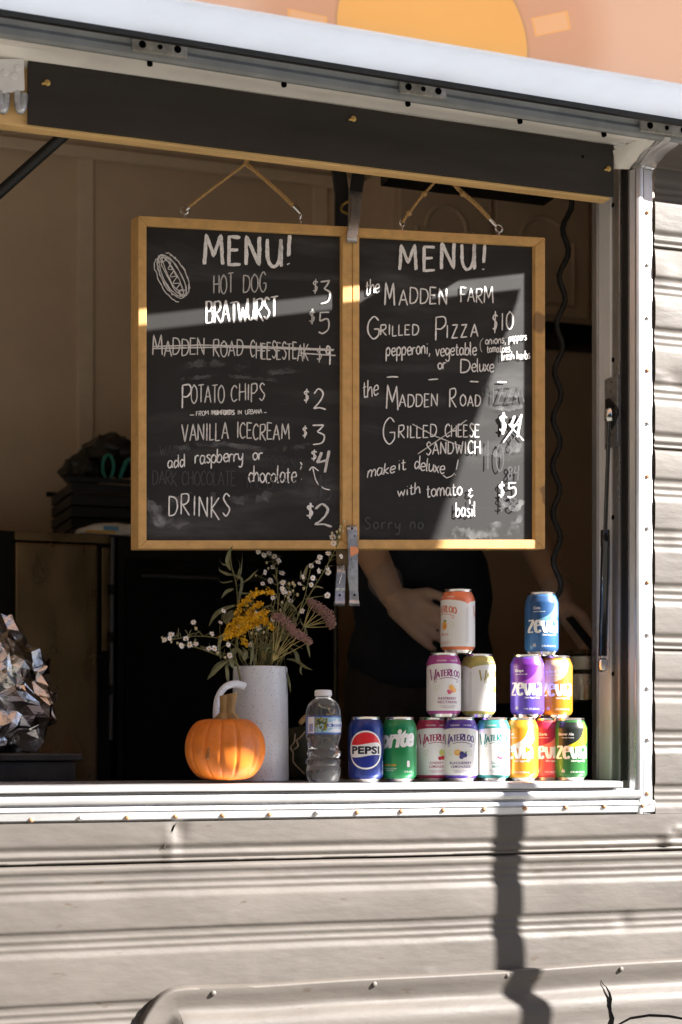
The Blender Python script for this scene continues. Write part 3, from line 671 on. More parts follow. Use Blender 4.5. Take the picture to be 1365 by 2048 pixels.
def ribbon(mb, pts, wpx, off=.0009, proj=PB, wv=.18, rough=.10):
    """a chalk stroke of uneven width laid on the board"""
    P2 = []
    for a, b in zip(pts, pts[1:]):
        d = math.hypot(b[0]-a[0], b[1]-a[1]); n = max(1, int(d/3))
        P2 += [(a[0]+(b[0]-a[0])*i/n, a[1]+(b[1]-a[1])*i/n) for i in range(n)]
    P2.append(pts[-1]); k = len(P2)
    if k < 2: return
    ph = RN.uniform(0, 50); L_ = []; R_ = []
    for i, (x, y) in enumerate(P2):
        a = P2[max(0, i-1)]; b = P2[min(k-1, i+1)]
        dx, dy = b[0]-a[0], b[1]-a[1]; l = math.hypot(dx, dy) or 1
        ww = wpx*(.5+wv*noise.noise((ph+i*.22, 0, 0))) 
        if i in (0, k-1): ww *= .62
        e1, e2 = RN.uniform(-rough, rough)*wpx*.5, RN.uniform(-rough, rough)*wpx*.5
        L_.append(proj(x-dy/l*(ww+e1), y+dx/l*(ww+e1), off)); R_.append(proj(x+dy/l*(ww+e2), y-dx/l*(ww+e2), off))
    mb.add(L_+R_, [(i, i+1, k+i+1, k+i) for i in range(k-1)])
OFF = [.0009]
def write(board, text, p0, p1, h, wpx=2.6, m='chalk', name='chalk_lettering', dbl=0, **kw):
    mb = MB(); OFF[0] += .00003
    for q in layout(text, p0, p1, h, **kw):
        ribbon(mb, q, wpx, OFF[0])
        if dbl: 
            for e in range(dbl): ribbon(mb, [(x+RN.uniform(1.2, 2.6)*(1 if e % 2 else -1), y+RN.uniform(-1, 1)) for x, y in q], wpx*.7, OFF[0]+.0001*(e+1))
    return mb.build(name, M[m], board)
def scrawl(board, lines, wpx, m='chalk', name='chalk_mark', smooth=True):
    mb = MB(); OFF[0] += .00003
    for q in lines:
        if smooth and len(q) > 2: q = [(v.x, v.y) for v in catmull([(x, y, 0) for x, y in q], 6)]
        ribbon(mb, q, wpx, OFF[0])
    return mb.build(name, M[m], board)

# ------------------------------------------------------------------ the two menu boards
def board(label, X0, X1, yt0, yt1, yb, wl, wr, wt, wb):
    """outer px rectangle: left X0, right X1, top edge yt0 -> yt1, bottom yb; frame widths in px"""
    b0 = PB((X0+X1)/2, yb)
    t = thing('menu_board', label, 'menu board', b0, 'chalkboard menus hanging in the serving window')
    yt = lambda x: yt0+(yt1-yt0)*(x-X0)/(X1-X0)
    DEP = .030; RB = -.009; EX = -BN*DEP+Vector((-.012, -.012*BM, 0))       # depth of the frame behind its face; how far the slate sits back
    fm = MB()
    def rail(c):                 # c: outer a, outer b, inner b, inner a
        fm.hexa([PB(x, y, 0) for x, y in c], [PB(x, y, 0)+EX for x, y in c])
    o = [(X0, yt(X0)), (X1, yt(X1)), (X1, yb), (X0, yb)]
    i = [(X0+wl, yt(X0+wl)+wt), (X1-wr, yt(X1-wr)+wt), (X1-wr, yb-wb), (X0+wl, yb-wb)]
    e = .35
    rail([o[0], o[1], i[1], i[0]])
    rail([(o[0][0], o[0][1]+e), (i[0][0], i[0][1]+e), (i[3][0], i[3][1]-e), (o[3][0], o[3][1]-e)])
    rail([(i[1][0], i[1][1]+e), (o[1][0], o[1][1]+e), (o[2][0], o[2][1]-e), (i[2][0], i[2][1]-e)])
    rail([i[3], i[2], o[2], o[3]])
    fm.build('frame', M['frame'], t, bevel=.0012)
    g_ = 4
    c = [(i[0][0]-g_, i[0][1]-g_), (i[1][0]+g_, i[1][1]-g_), (i[2][0]+g_, i[2][1]+g_), (i[3][0]-g_, i[3][1]+g_)]
    sm_ = MB(); sm_.hexa([PB(x, y, 0)+BN*RB for x, y in c], [PB(x, y, 0)+BN*(RB-.006) for x, y in c])
    sm_.build('slate', M['board'], t)
    return t
B1 = board('left chalkboard menu with a hot dog drawing and a struck out cheesesteak line', 277, 704.5, 431, 453, 1097.5, 17, 19, 19, 17)
B2 = board('right chalkboard menu listing grilled pizza and a crossed out sandwich, in wedge of sun', 706, 1091, 454.5, 475, 1097.5, 13.5, 20, 18, 18)
OFF[0] = -.0085
K = 'chalk'
# left board
write(B1, "MENU!", (410, 529), (586, 531), 56, 6.5, K, dbl=1, gap=2.2, wob=.5)
write(B1, "HOT", (428, 588), (468, 586), 38, 2.6, 'chalkdim', gap=1.2); write(B1, "DOG", (487, 586), (534, 583), 37, 2.6, 'chalkdim', gap=1.2)
write(B1, "BRATWURST", (414, 648), (556, 636), 42, 2.7, K, dbl=1, gap=.7, wob=.8)
write(B1, "MADDEN", (306, 711), (411, 711), 36, 2.5, 'chalkmid', gap=1.1, wob=.7, hs=[1.1,.9,.95,.95,.9,.95]); write(B1, "ROAD", (427, 713), (487, 713), 32, 2.4, 'chalkmid', gap=1.4, wob=.7); write(B1, "CHEESESTEAK", (502, 715), (618, 721), 33, 2.4, 'chalkmid', gap=.8, wob=.8)
write(B1, "$", (634, 722), (647, 722), 27, 2.2, 'chalkmid'); write(B1, "9", (652, 724), (662, 724), 32, 3.0, K)
scrawl(B1, [[(306, 693), (400, 690), (520, 693), (669, 699)], [(308, 697), (450, 694), (590, 698), (668, 701)], [(600, 706), (640, 709), (672, 711)]], 2.6, 'chalkmid', 'chalk_strike', False)
write(B1, "P", (365, 812), (384, 812), 40, 3.0, K); write(B1, "OTATO", (383, 806), (450, 804), 35, 2.4, 'chalkmid', gap=.9, wob=.6); write(B1, "CHIPS", (463, 804), (531, 800), 33, 2.5, 'chalkmid', gap=1.6, wob=.6)
scrawl(B1, [[(380, 830), (389, 830)], [(528, 825), (534, 825)]], 1.8, K)
write(B1, "FROM", (393, 832), (418, 830), 9, 1.5, K, gap=1); write(B1, "MUMFORD'S", (425, 830), (470, 829), 9, 1.6, K, gap=.8, dbl=1); write(B1, "IN", (476, 829), (484, 829), 9, 1.5, K); write(B1, "URBANA", (491, 829), (525, 827), 9, 1.5, K, gap=.8)
write(B1, "VANILLA", (364, 882), (458, 879), 34, 2.6, 'chalkmid', gap=1.5, wob=.6); write(B1, "ICECREAM", (474, 877), (579, 880), 32, 2.6, 'chalkmid', gap=1.2, wob=.7)
write(B1, "add", (336, 936), (371, 934), 25, 2.5, K, gap=.6); write(B1, "raspberry", (391, 928), (488, 922), 27, 2.6, K, gap=.4, wob=.5); write(B1, "or", (506, 920), (526, 919), 24, 2.5, K, gap=.6)
write(B1, "chocolate", (497, 966), (594, 966), 33, 2.7, K, gap=.4, wob=.5); scrawl(B1, [[(601, 924), (604, 930), (601, 941)], [(603, 958), (606, 960)]], 2.8, K)
write(B1, "DRINKS", (338, 1030), (462, 1034), 41, 2.9, K, gap=2.2, wob=.7)
write(B1, "$", (626, 584), (638, 584), 24, 2.4, 'chalkmid'); write(B1, "3", (641, 606), (662, 604), 44, 3.4, 'chalkmid')
write(B1, "$", (620, 645), (632, 645), 24, 2.2, 'chalkdim', dbl=1); write(B1, "5", (638, 664), (662, 664), 42, 3.2, 'chalkmid')
write(B1, "$", (608, 803), (620, 803), 22, 2.6, K); write(B1, "2", (627, 818), (650, 818), 37, 3.2, K)
write(B1, "$", (605, 873), (616, 873), 20, 2.6, K); write(B1, "3", (626, 888), (652, 888), 37, 3.0, K)
write(B1, "$", (623, 920), (636, 920), 19, 2.6, K); write(B1, "4", (635, 940), (659, 936), 36, 4.4, 'chalkmid', dbl=1, slant=.1)
write(B1, "$", (615, 1034), (629, 1034), 26, 2.8, K, dbl=1); write(B1, "2", (631, 1051), (662, 1053), 42, 3.4, 'chalkmid', dbl=1)
scrawl(B1, [[(661, 980), (647, 976), (633, 962), (626, 935)], [(619, 941), (626, 934), (638, 942)]], 2.4, K, 'chalk_arrow')
write(B1, "DARK CHOCOLATE", (306, 969), (472, 971), 28, 2.2, 'ghost2', gap=.9, name='faded_lettering'); write(B1, "THE BROWNIE", (490, 976), (618, 980), 24, 2.0, 'ghost', gap=.9, name='faded_lettering'); write(B1, "$5", (636, 996), (664, 998), 40, 2.6, 'ghost2', name='faded_lettering'); write(B1, "WARM", (320, 912), (372, 914), 22, 2.0, 'ghost', name='faded_lettering'); write(B1, "TOPPING", (530, 932), (606, 940), 22, 2.0, 'ghost', name='faded_lettering')
# hot dog drawing: bun halves, sausage, zigzag mustard
def oval(cx, cy, a, b, rot, t0=0, t1=360, j=1.2):
    r = R(rot); o = []
    for k in range(0, 25):
        t = R(t0+(t1-t0)*k/24); x, y = a*math.cos(t), b*math.sin(t)
        o.append((cx+x*math.cos(r)-y*math.sin(r)+RN.uniform(-j, j), cy+x*math.sin(r)+y*math.cos(r)+RN.uniform(-j, j)))
    return o
scrawl(B1, [oval(344, 553, 48, 19, 60), oval(345, 552, 46, 17, 61), oval(352, 547, 47, 17, 60, 190, 380), oval(337, 560, 48, 17, 61, 10, 190), oval(345, 553, 44, 9, 61), oval(346, 552, 42, 8, 61), oval(340, 557, 42, 15, 61, 20, 170), oval(355, 545, 40, 15, 60, 200, 350), oval(325, 517, 9, 7, 0), oval(367, 586, 8, 7, 0),
   [(333, 520), (342, 526), (337, 538), (348, 540), (341, 553), (354, 553), (347, 566), (360, 567), (354, 578), (366, 582)]], 1.9, 'chalkmid', 'hot_dog_drawing')
# wiped arcs of dust in the lower corner
class smear:
    def __init__(s, board, arcs, wpx): s.a = (arcs, wpx)
    def build(s, name, m, board):
        for q in s.a[0]: smear1(q, s.a[1]).build(name, m, board)
def smear1(q, wpx):
    mb = MB(); OFF[0] += .00003
    ribbon(mb, [(v.x, v.y) for v in catmull([(x, y, 0) for x, y in q], 8)], wpx*RN.uniform(.5, 1.3), OFF[0]+RN.uniform(0, .0001), wv=.4, rough=.5)
    return mb
md_ = bpy.data.materials.new('chalk_dust'); md_.use_nodes = True; t_ = md_.node_tree; b_ = t_.nodes['Principled BSDF']
b_.inputs['Base Color'].default_value = (.42,.43,.44,1); b_.inputs['Roughness'].default_value = .95
g_ = t_.nodes.new('ShaderNodeNewGeometry'); n_ = t_.nodes.new('ShaderNodeTexNoise'); n_.inputs['Scale'].default_value = 38; n_.inputs['Detail'].default_value = 6
r_ = t_.nodes.new('ShaderNodeMapRange'); r_.inputs['From Min'].default_value = .42; r_.inputs['From Max'].default_value = .85; r_.inputs['To Max'].default_value = .42
t_.links.new(g_.outputs['Position'], n_.inputs[0]); t_.links.new(n_.outputs[0], r_.inputs[0]); t_.links.new(r_.outputs[0], b_.inputs['Alpha'])
smear(B1, [[(298, 985), (296, 1020), (312, 1048), (345, 1058), (378, 1044)], [(303, 1000), (306, 1030), (330, 1050), (366, 1046)], [(308, 1010), (320, 1040), (350, 1046)], [(340, 1005), (400, 992), (480, 1000), (560, 990)], [(320, 905), (420, 888), (540, 898), (640, 890)], [(320, 1010), (318, 1030), (335, 1044), (372, 1040)]], 13).build('chalk_dust', md_, B1)
smear(B1, [[(340, 740), (420, 726), (520, 744), (600, 738)], [(360, 760), (450, 752), (560, 762)]], 12).build('chalk_dust', md_, B1)
# right board
write(B2, "MENU!", (800, 541), (976, 538), 50, 5.4, K, dbl=1, gap=3.0, wob=.6)
write(B2, "the", (732, 590), (760, 584), 30, 2.5, K, gap=.3)
write(B2, "M", (770, 610), (790, 611), 47, 3.4, K); write(B2, "ADDEN", (798, 609), (896, 609), 32, 2.8, K, gap=1.6, wob=.6); write(B2, "FARM", (922, 604), (988, 606), 30, 2.6, K, gap=1.4, hs=[1,.9,.9,1.15])
write(B2, "G", (736, 675), (762, 676), 42, 3.0, K); write(B2, "RILLED", (762, 671), (838, 670), 21, 2.6, K, gap=1.8, wob=.6)
write(B2, "P", (872, 676), (894, 676), 42, 3.0, K); write(B2, "IZZA", (893, 676), (957, 673), 26, 2.8, K, gap=3.0)
write(B2, "$10", (985, 661), (1028, 658), 34, 2.7, K, gap=2.4)
write(B2, "pepperoni,", (773, 711), (862, 708), 26, 2.5, K, gap=.9); write(B2, "vegetable", (872, 712), (954, 710), 25, 2.5, K, gap=.5)
write(B2, "or", (876, 739), (893, 739), 22, 2.4, K, gap=.8); write(B2, "D", (922, 745), (942, 745), 26, 2.8, K); write(B2, "eluxe", (944, 743), (989, 744), 26, 2.4, K, gap=.5)
write(B2, "(", (961, 703), (969, 703), 26, 1.6, 'chalkdim'); write(B2, "onions,", (971, 689), (1013, 686), 16, 2.0, K, gap=.8); write(B2, "peppers", (1018, 683), (1054, 679), 15, 1.9, K, gap=.5); write(B2, "tomatoes", (974, 705), (1021, 704), 15, 2.0, K, gap=.5); write(B2, "fresh", (1003, 721), (1029, 718), 16, 2.0, K, gap=.4); write(B2, "herbs", (1034, 719), (1061, 717), 16, 2.0, K, gap=.4)
scrawl(B2, [[(774, 754.5), (785, 753.5), (797, 754)], [(857, 759.5), (877, 758)], [(940, 763), (958, 763.5)], [(995, 764), (1014, 764.5)]], 2.8, K, 'chalk_dashes', False)
write(B2, "the", (726, 797), (758, 790), 34, 2.4, K, gap=.6)
write(B2, "M", (773, 818), (797, 821), 46, 2.8, K); write(B2, "ADDEN", (799, 814), (877, 813), 25, 2.5, K, gap=1.7); write(B2, "R", (900, 814), (914, 813), 36, 2.6, K); write(B2, "OAD", (921, 812), (962, 813), 22, 2.5, K, gap=1.8)
write(B2, "G", (767, 886), (793, 886), 50, 2.6, K); write(B2, "RILLED", (798, 876), (874, 874), 25, 2.5, K, gap=1.8); write(B2, "CHEESE", (891, 874), (960, 874), 25, 2.5, K, gap=1.2)
write(B2, "SANDWICH", (853, 909), (962, 907), 25, 2.5, K, gap=1.6)
scrawl(B2, [[(825, 848), (870, 872), (925, 893)], [(836, 908), (880, 878), (934, 840)]], 2.0, 'chalkmid', 'chalk_cross', False)
write(B2, "make", (735, 955), (791, 945), 23, 2.4, K, gap=.4, slant=.1); write(B2, "it", (797, 942), (813, 940), 24, 2.4, K, gap=.5); write(B2, "deluxe", (829, 938), (890, 948), 26, 2.4, K, gap=.5, slant=.1)
scrawl(B2, [[(886, 950), (894, 956), (904, 952), (910, 946)], [(917, 919), (913, 940)], [(911, 949), (912, 950)]], 2.2, K, 'chalk_mark', False)
write(B2, "with", (796, 994), (842, 987), 22, 2.4, K, gap=.7); write(B2, "tomato", (853, 994), (925, 990), 26, 2.5, K, gap=.6); write(B2, "&", (937, 992), (948, 992), 20, 2.3, K)
write(B2, "basil", (912, 1033), (952, 1033), 28, 2.5, K, gap=1.0); scrawl(B2, [[(940, 999), (940, 1008)]], 2.3, K, 'chalk_mark', False)
write(B2, "$", (1001, 865), (1017, 865), 34, 3.6, K, dbl=1); write(B2, "4", (1022, 868), (1044, 866), 36, 3.4, K, dbl=1, slant=.1); scrawl(B2, [[(1007, 885), (1028, 856), (1044, 828)], [(1018, 848), (1034, 866), (1048, 881)]], 2.6, K, 'chalk_cross', False)
write(B2, "$", (998, 994), (1012, 994), 28, 2.6, K); write(B2, "5", (1016, 993), (1035, 993), 29, 2.8, K)
write(B2, "Sorry no", (730, 1058), (848, 1058), 22, 3.0, 'ghost2', gap=2.2, name='faded_lettering'); write(B2, "10", (974, 940), (1008, 943), 56, 2.4, 'ghost2', gap=5, name='faded_lettering'); write(B2, "8", (1019, 900), (1031, 900), 34, 2.2, 'ghost2', name='faded_lettering'); write(B2, "$8", (998, 1020), (1036, 1022), 26, 2.4, 'ghost2', name='faded_lettering'); write(B2, "PIZZA", (965, 806), (1050, 804), 32, 2.0, 'ghost2', gap=2.4, name='faded_lettering'); write(B2, "84", (1016, 960), (1040, 956), 26, 2.4, 'ghost2', name='faded_lettering')
smear(B2, [[(960, 780), (1000, 790), (1040, 782)], [(905, 1062), (960, 1068), (1040, 1060)], [(980, 1050), (1030, 1046), (1044, 1030)], [(1000, 1000), (1030, 1020), (1046, 1000)], [(970, 810), (1010, 818), (1046, 812)], [(960, 900), (1010, 905), (1044, 890)]], 16).build('chalk_dust', md_, B2)
# eyes and ropes
def eye(b, x, y, facing=1.0):
    e = MB(); c = PB(x, y, -.013); ring = []
    for k in range(19):
        a = R(-80+18.6*k); ring.append(c+Vector((math.cos(a)*.0072*facing, (1-facing)*.006*math.cos(a), math.sin(a)*.0072)))
    e.tube(ring, .0015, 8); e.tube([c+Vector((0,0,-.007)), c+Vector((.001,0,-.022))], .0015, 8)
    return e.build('eye_screw', M['steel'], b, smooth=True)
def rope(b, pts, r=.0042, nm='rope'):
    cv = catmull(pts, 14); m_ = MB(); L = 0
    for s_ in range(3):
        q = []; L = 0; last = cv[0]
        for p in cv:
            L += (p-last).length; last = p; a = L/.011*2*math.pi/2+s_*2*math.pi/3
            q.append(p+Vector((math.cos(a)*r*.5, math.sin(a)*r*.35, math.cos(a)*r*.35-math.sin(a)*r*.2)))
        m_.tube(q, r*.56, 6)
    return m_.build(nm, M['rope'], b, smooth=True)
def ferrule(b, a, c):
    m_ = MB(); m_.tube([a, c], .0054, 12); m_.build('ferrule', M['steel'], b, smooth=True)
eye(B1, 369, 421); eye(B1, 602, 434, .35); eye(B2, 805, 445, .8); eye(B2, 998, 457)
q = lambda x, y, o=-.013: PB(x, y, o)
rope(B1, [q(372, 419), q(420, 381), q(487, 331), q(494, 320), q(490, 309), q(488, 298)]); rope(B1, [q(592, 417), q(560, 385), q(505, 337), q(492, 327), q(496, 312), q(494, 298)])
ferrule(B1, q(588, 412), q(602, 427)); ferrule(B1, q(371, 420), q(377, 415))
rope(B2, [q(806, 444), q(818, 427), q(845, 392), q(876, 358), q(884, 346)]); rope(B2, [q(984, 442), q(950, 406), q(925, 385), q(904, 362), q(898, 348)])
for (x, y) in ((818, 427), (849, 388)): m_ = MB(); m_.lathe([(0,-.006),(.005,-.004),(.0065,0),(.005,.004),(0,.006)], q(x, y, -.010), 10); m_.build('knot', M['rope'], B2, smooth=True)
m_ = MB(); m_.lathe([(0,-.006),(.005,-.004),(.0065,0),(.005,.004),(0,.006)], q(926, 388, -.010), 10); m_.build('knot', M['rope'], B2, smooth=True)
ferrule(B2, q(980, 438), q(993, 452))
for (x, y, w_) in ((384, 297, 0), (493, 306, 0)):
    mb = MB(); p = P(x, y, .062); mb.tube([p+Vector((0,0,.05)), p+Vector((0,0,.004)), p+Vector((.004,-.004,-.004)), p+Vector((.009,-.003,.002))], .002, 8); mb.build('cup_hook', M['steel'], HB, smooth=True)
# clip strips that clasp the joint of the boards
def strip(mb, cs_, wd, Yo, thick=.0015, lip=.004):
    """a bent sheet-metal channel along px points (x, y, outward offset)"""
    pts = [PB(x, y, o) for x, y, o in cs_]
    for (a, b) in zip(pts, pts[1:]):
        pass
    k = len(pts); vs = []
    for i, p in enumerate(pts):
        w2 = wd[i]/2 if isinstance(wd, (list, tuple)) else wd/2
        X = Vector((1, BM, 0)).normalized()
        for (sx, o) in ((-w2, -lip), (-w2+.0008, 0), (w2-.0008, 0), (w2, -lip)): vs.append(p+X*sx+BN*o)
    mb.add(vs, [(i*4+j, i*4+j+1, (i+1)*4+j+1, (i+1)*4+j) for i in range(k-1) for j in range(3)])
def clip(label, loc, segs, extra=None):
    t = thing('metal_clip', label, 'metal clip', loc, 'metal clips on the joint of the boards')
    return t
c1 = thing('metal_clip', 'silver metal clip strip with an orange paint patch, at the foot of the boards', 'metal clip', PB(707, 1210, .01))
mb = MB(); strip(mb, [(704.5, 1051, .008), (705, 1062, .008), (705.5, 1062.5, .010), (706.5, 1098, .011), (707, 1130, .012), (706.5, 1150, .013), (708, 1181, .010), (708.5, 1182, .013), (709, 1200, .013), (709, 1205, .015), (709.5, 1212, .011)], [.020,.021,.021,.0205,.0195,.0215,.0185,.0185,.0195,.022,.0225], 0)
o = mb.build('strip', M['galv'], c1, smooth=True, autos=20); s_ = o.modifiers.new('solid', 'SOLIDIFY'); s_.thickness = .0012
mb = MB()
X_ = Vector((1, BM, 0)).normalized()
poly = [(700, 1096), (703, 1092.5), (713, 1093), (718, 1100), (717, 1106), (709, 1110), (702, 1114), (701, 1106)]
mb.add([PB(x, y, .0125) for x, y in poly], [tuple(range(len(poly)))]); mb.build('paint_patch', mat('orange_paint_patch', (.86,.34,.16), .6), c1)
for (x, y) in ((704.5, 1056.5), (709.5, 1190)): mb = MB(); mb.disc(PB(x, y, .0135 if y > 1100 else .0085), BN, .0022, 10, 0, .0004); mb.build('rivet_hole', M['hole'], c1)
c2 = thing('metal_clip', 'shorter folded metal channel clip hanging beside the patched strip, below the boards', 'metal clip', PB(680, 1210, .005))
mb = MB(); strip(mb, [(684, 1131, .002), (683, 1150, .004), (681.5, 1176, .005), (681, 1181, .003), (680.5, 1200, .005), (680, 1206, .007), (680, 1212, .003)], [.018,.0195,.020,.020,.0205,.022,.022], 0, lip=.007)
o = mb.build('channel', M['galv'], c2, smooth=True, autos=20); s_ = o.modifiers.new('solid', 'SOLIDIFY'); s_.thickness = .0012
mb = MB(); mb.tube([PB(688, 1130, .007), PB(678, 1168, .008)], .0012, 8); mb.build('pin', M['steel'], c2)
mb = MB(); mb.disc(PB(680, 1190, .0058), BN, .0022, 10, 0, .0004); mb.build('rivet_hole', M['hole'], c2)
mb = MB(); mb.hexa([PB(x, y, -.02) for x, y in ((672, 1096), (700, 1096), (696, 1140), (674, 1128))], [PB(x, y, -.006) for x, y in ((672, 1096), (700, 1096), (696, 1140), (674, 1128))]); mb.build('backing_block', mat('brown_block', (.16,.11,.05), .7, 0, var=.3), c2, bevel=.001)
c3 = thing('metal_clip', 'worn metal clip clasping the tops of the two boards, hung from a black strap', 'metal clip', PB(705, 480, .01))
mb = MB(); strip(mb, [(712, 384, -.012), (713, 400, -.008), (712, 432, .004), (708, 452, .012), (705, 475, .014), (704.5, 477, .014), (704, 486, .008)], [.025,.022,.020,.0215,.022,.022,.022], 0)
o = mb.build('strip', M['galv'], c3, smooth=True, autos=20); s_ = o.modifiers.new('solid', 'SOLIDIFY'); s_.thickness = .0015
mb = MB(); mb.hexa([PB(x, y, -.030) for x, y in ((706, 336), (732, 339), (725, 388), (699, 384))], [PB(x, y, -.012) for x, y in ((706, 336), (732, 339), (725, 388), (699, 384))]); mb.build('rubber_sleeve', M['black'], c3, bevel=.003)
mb = MB(); mb.hexa([PB(x, y, -.05) for x, y in ((665, 330), (692, 333), (698, 378), (696, 452), (672, 450), (672, 385))][:4], [PB(x, y, -.035) for x, y in ((665, 330), (692, 333), (698, 378), (696, 452), (672, 450), (672, 385))][:4])
mb = MB(); pts = [(665, 330), (692, 333), (698, 378), (697, 452), (672, 450), (672, 385)]; q0 = [PB(x, y, -.028) for x, y in pts]; q1 = [v-BN*.016 for v in q0]
mb.add(q0+q1, [tuple(range(6)), tuple(range(11, 5, -1))]+[(i, (i+1)%6, 6+(i+1)%6, 6+i) for i in range(6)]); mb.build('strap', M['black'], c3, bevel=.002)
mb = MB(); mb.tube(catmull([PB(698, 402, -.02), PB(686, 410, -.022), PB(684, 421, -.020), PB(696, 428, -.016)], 5), .003, 8); mb.build('wire_loop', mat('brass_wire', (.40,.26,.08), .45, .8), c3, smooth=True)
# ------------------------------------------------------------------ goods on the counter
def front_angle(x, y): return math.atan2(-D-y, 0-x)          # direction from a point towards where the picture was taken
def polymesh(poly):
    """triangulated flat outline -> (verts2d, faces)"""
    bm = bmesh.new(); vs = [bm.verts.new((x, y, 0)) for x, y in poly]; f = bm.faces.new(vs)
    bmesh.ops.triangulate(bm, faces=[f]); bm.verts.index_update()
    r = ([(v.co.x, v.co.y) for v in bm.verts], [[v.index for v in f.verts] for f in bm.faces]); bm.free(); return r
TCACHE = {}
def textmesh(txt, h, bold=0.0, shear=0.0, wide=1.0, spacing=1.0):
    """built-in lettering as a flat mesh, cap height h, centred on x, base line at 0"""
    k = (txt, bold, shear, spacing)
    if k not in TCACHE:
        cu = bpy.data.curves.new("t", 'FONT'); cu.body = txt; cu.size = 1; cu.offset = bold; cu.shear = shear; cu.space_character = spacing; cu.resolution_u = 3
        ob = bpy.data.objects.new("t", cu); COL.objects.link(ob)
        dg = bpy.context.evaluated_depsgraph_get(); me = bpy.data.meshes.new_from_object(ob.evaluated_get(dg))
        TCACHE[k] = ([(v.co.x, v.co.y) for v in me.vertices], [list(p.vertices) for p in me.polygons])
        bpy.data.objects.remove(ob); bpy.data.curves.remove(cu); bpy.data.meshes.remove(me)
    vs, fs = TCACHE[k]; s = h/.7
    x0, x1 = min(v[0] for v in vs), max(v[0] for v in vs)
    return ([((x-(x0+x1)/2)*s*wide, y*s) for x, y in vs], fs)
def place(m, dx, dy, rot=0, arch=0):
    c, s = math.cos(rot), math.sin(rot)
    return ([(x*c-y*s+dx, x*s+y*c+dy-arch*x*x) for x, y in m[0]], m[1])
def nib(pts, w, thin=.35):
    """a flat-pen stroke: thick when it runs up and down, thin across"""
    L_, R_ = [], []; k = len(pts)
    for i, (x, y) in enumerate(pts):
        a, b = pts[max(0, i-1)], pts[min(k-1, i+1)]
        dx, dy = b[0]-a[0], b[1]-a[1]; l = math.hypot(dx, dy) or 1
        ww = w*(thin+(1-thin)*abs(dy/l))/2
        L_.append((x-dy/l*ww, y+dx/l*ww)); R_.append((x+dy/l*ww, y-dx/l*ww))
    return (L_+R_, [[i, i+1, k+i+1, k+i] for i in range(k-1)])
def pen(txt, h, w, thin=.35, gap=1.4, serif=0.0, slant=0.0, wide=1.0):
    """lettering drawn with the flat pen: list of meshes, centred on x"""
    out = []; o = 0; s = h/10
    for ch in txt:
        w_, st = strokes(ch)
        for q in st:
            pts = [((o+(x+slant*y)*wide)*s, y*s) for x, y in q]
            if len(pts) < 4: pts = [(pts[i][0]+(pts[i+1][0]-pts[i][0])*t/4, pts[i][1]+(pts[i+1][1]-pts[i][1])*t/4) for i in range(len(pts)-1) for t in range(4)]+[pts[-1]]
            out.append(nib(pts, w, thin))
            if serif:
                for e, f in ((0, 1), (-1, -2)):
                    if abs(pts[e][1]-pts[f][1]) > abs(pts[e][0]-pts[f][0])*1.5:
                        x, y = pts[e]; out.append(([(x-serif, y-w*.18), (x+serif, y-w*.18), (x+serif, y+w*.18), (x-serif, y+w*.18)], [[0, 1, 2, 3]]))
        o += (w_*wide+gap)
    tot = (o-gap)*s
    return [([(x-tot/2, y) for x, y in v], f) for v, f in out]
CANP = [(0,.0042),(.017,.006),(.0225,.0025),(.0238,.0006),(.0250,.0006),(.0262,.0026),(.0285,.0060),(.0318,.0098),(.0330,.0140),(.0330,.1010),(.0325,.1040),(.0306,.1090),(.0284,.1143),(.0268,.1170),(.0266,.1186),(.0272,.1196),(.0274,.1212),(.0268,.1220),(.0258,.1214),(.0252,.1180),(.0246,.1166),(.0,.1170)]
def rad(z):
    p = [q for q in CANP[4:15]]
    for (r0, z0), (r1, z1) in zip(p, p[1:]):
        if z0 <= z <= z1: return r0+(r1-r0)*(z-z0)/(z1-z0)
    return .033
def wrap(mb, m, c, ang, lev=1, mi=0, clip=True):
    """bend a flat mesh (metres, x along the girth, y up) round the can"""
    bm = bmesh.new(); vs = [bm.verts.new((x, y, 0)) for x, y in m[0]]
    for f in m[1]:
        try: bm.faces.new([vs[i] for i in f])
        except ValueError: pass
    xs = [v[0] for v in m[0]]; ys = [v[1] for v in m[0]]
    def cut(co, no):
        bmesh.ops.bisect_plane(bm, geom=bm.verts[:]+bm.edges[:]+bm.faces[:], plane_co=co, plane_no=no)
    st = .0032; a = math.ceil(min(xs)/st); 
    while a*st < max(xs): cut((a*st, 0, 0), (1, 0, 0)); a += 1
    for z in (.0098, .0140, .1010, .1040, .1090, .1143):
        if min(ys) < z < max(ys): cut((0, z, 0), (0, 1, 0))
    bm.verts.index_update(); vv = []
    for v in bm.verts:
        r = rad(v.co.y)+.00010*lev; t = ang+v.co.x/.033
        vv.append((c[0]+r*math.cos(t), c[1]+r*math.sin(t), c[2]+v.co.y))
    mb.add(vv, [[v.index for v in f.verts] for f in bm.faces], mi); bm.free()
def can_paint(name, col): return mat('can_'+name, col, .30, .25, coat=.35)
def ink(name, col): return mat('ink_'+name, col, .38, .0, coat=.25)
INKW = ink('white', (.84,.83,.81)); BARE = mat('can_aluminium', (.82,.81,.80), .22, 1.0, rvar=.06, var=.03)
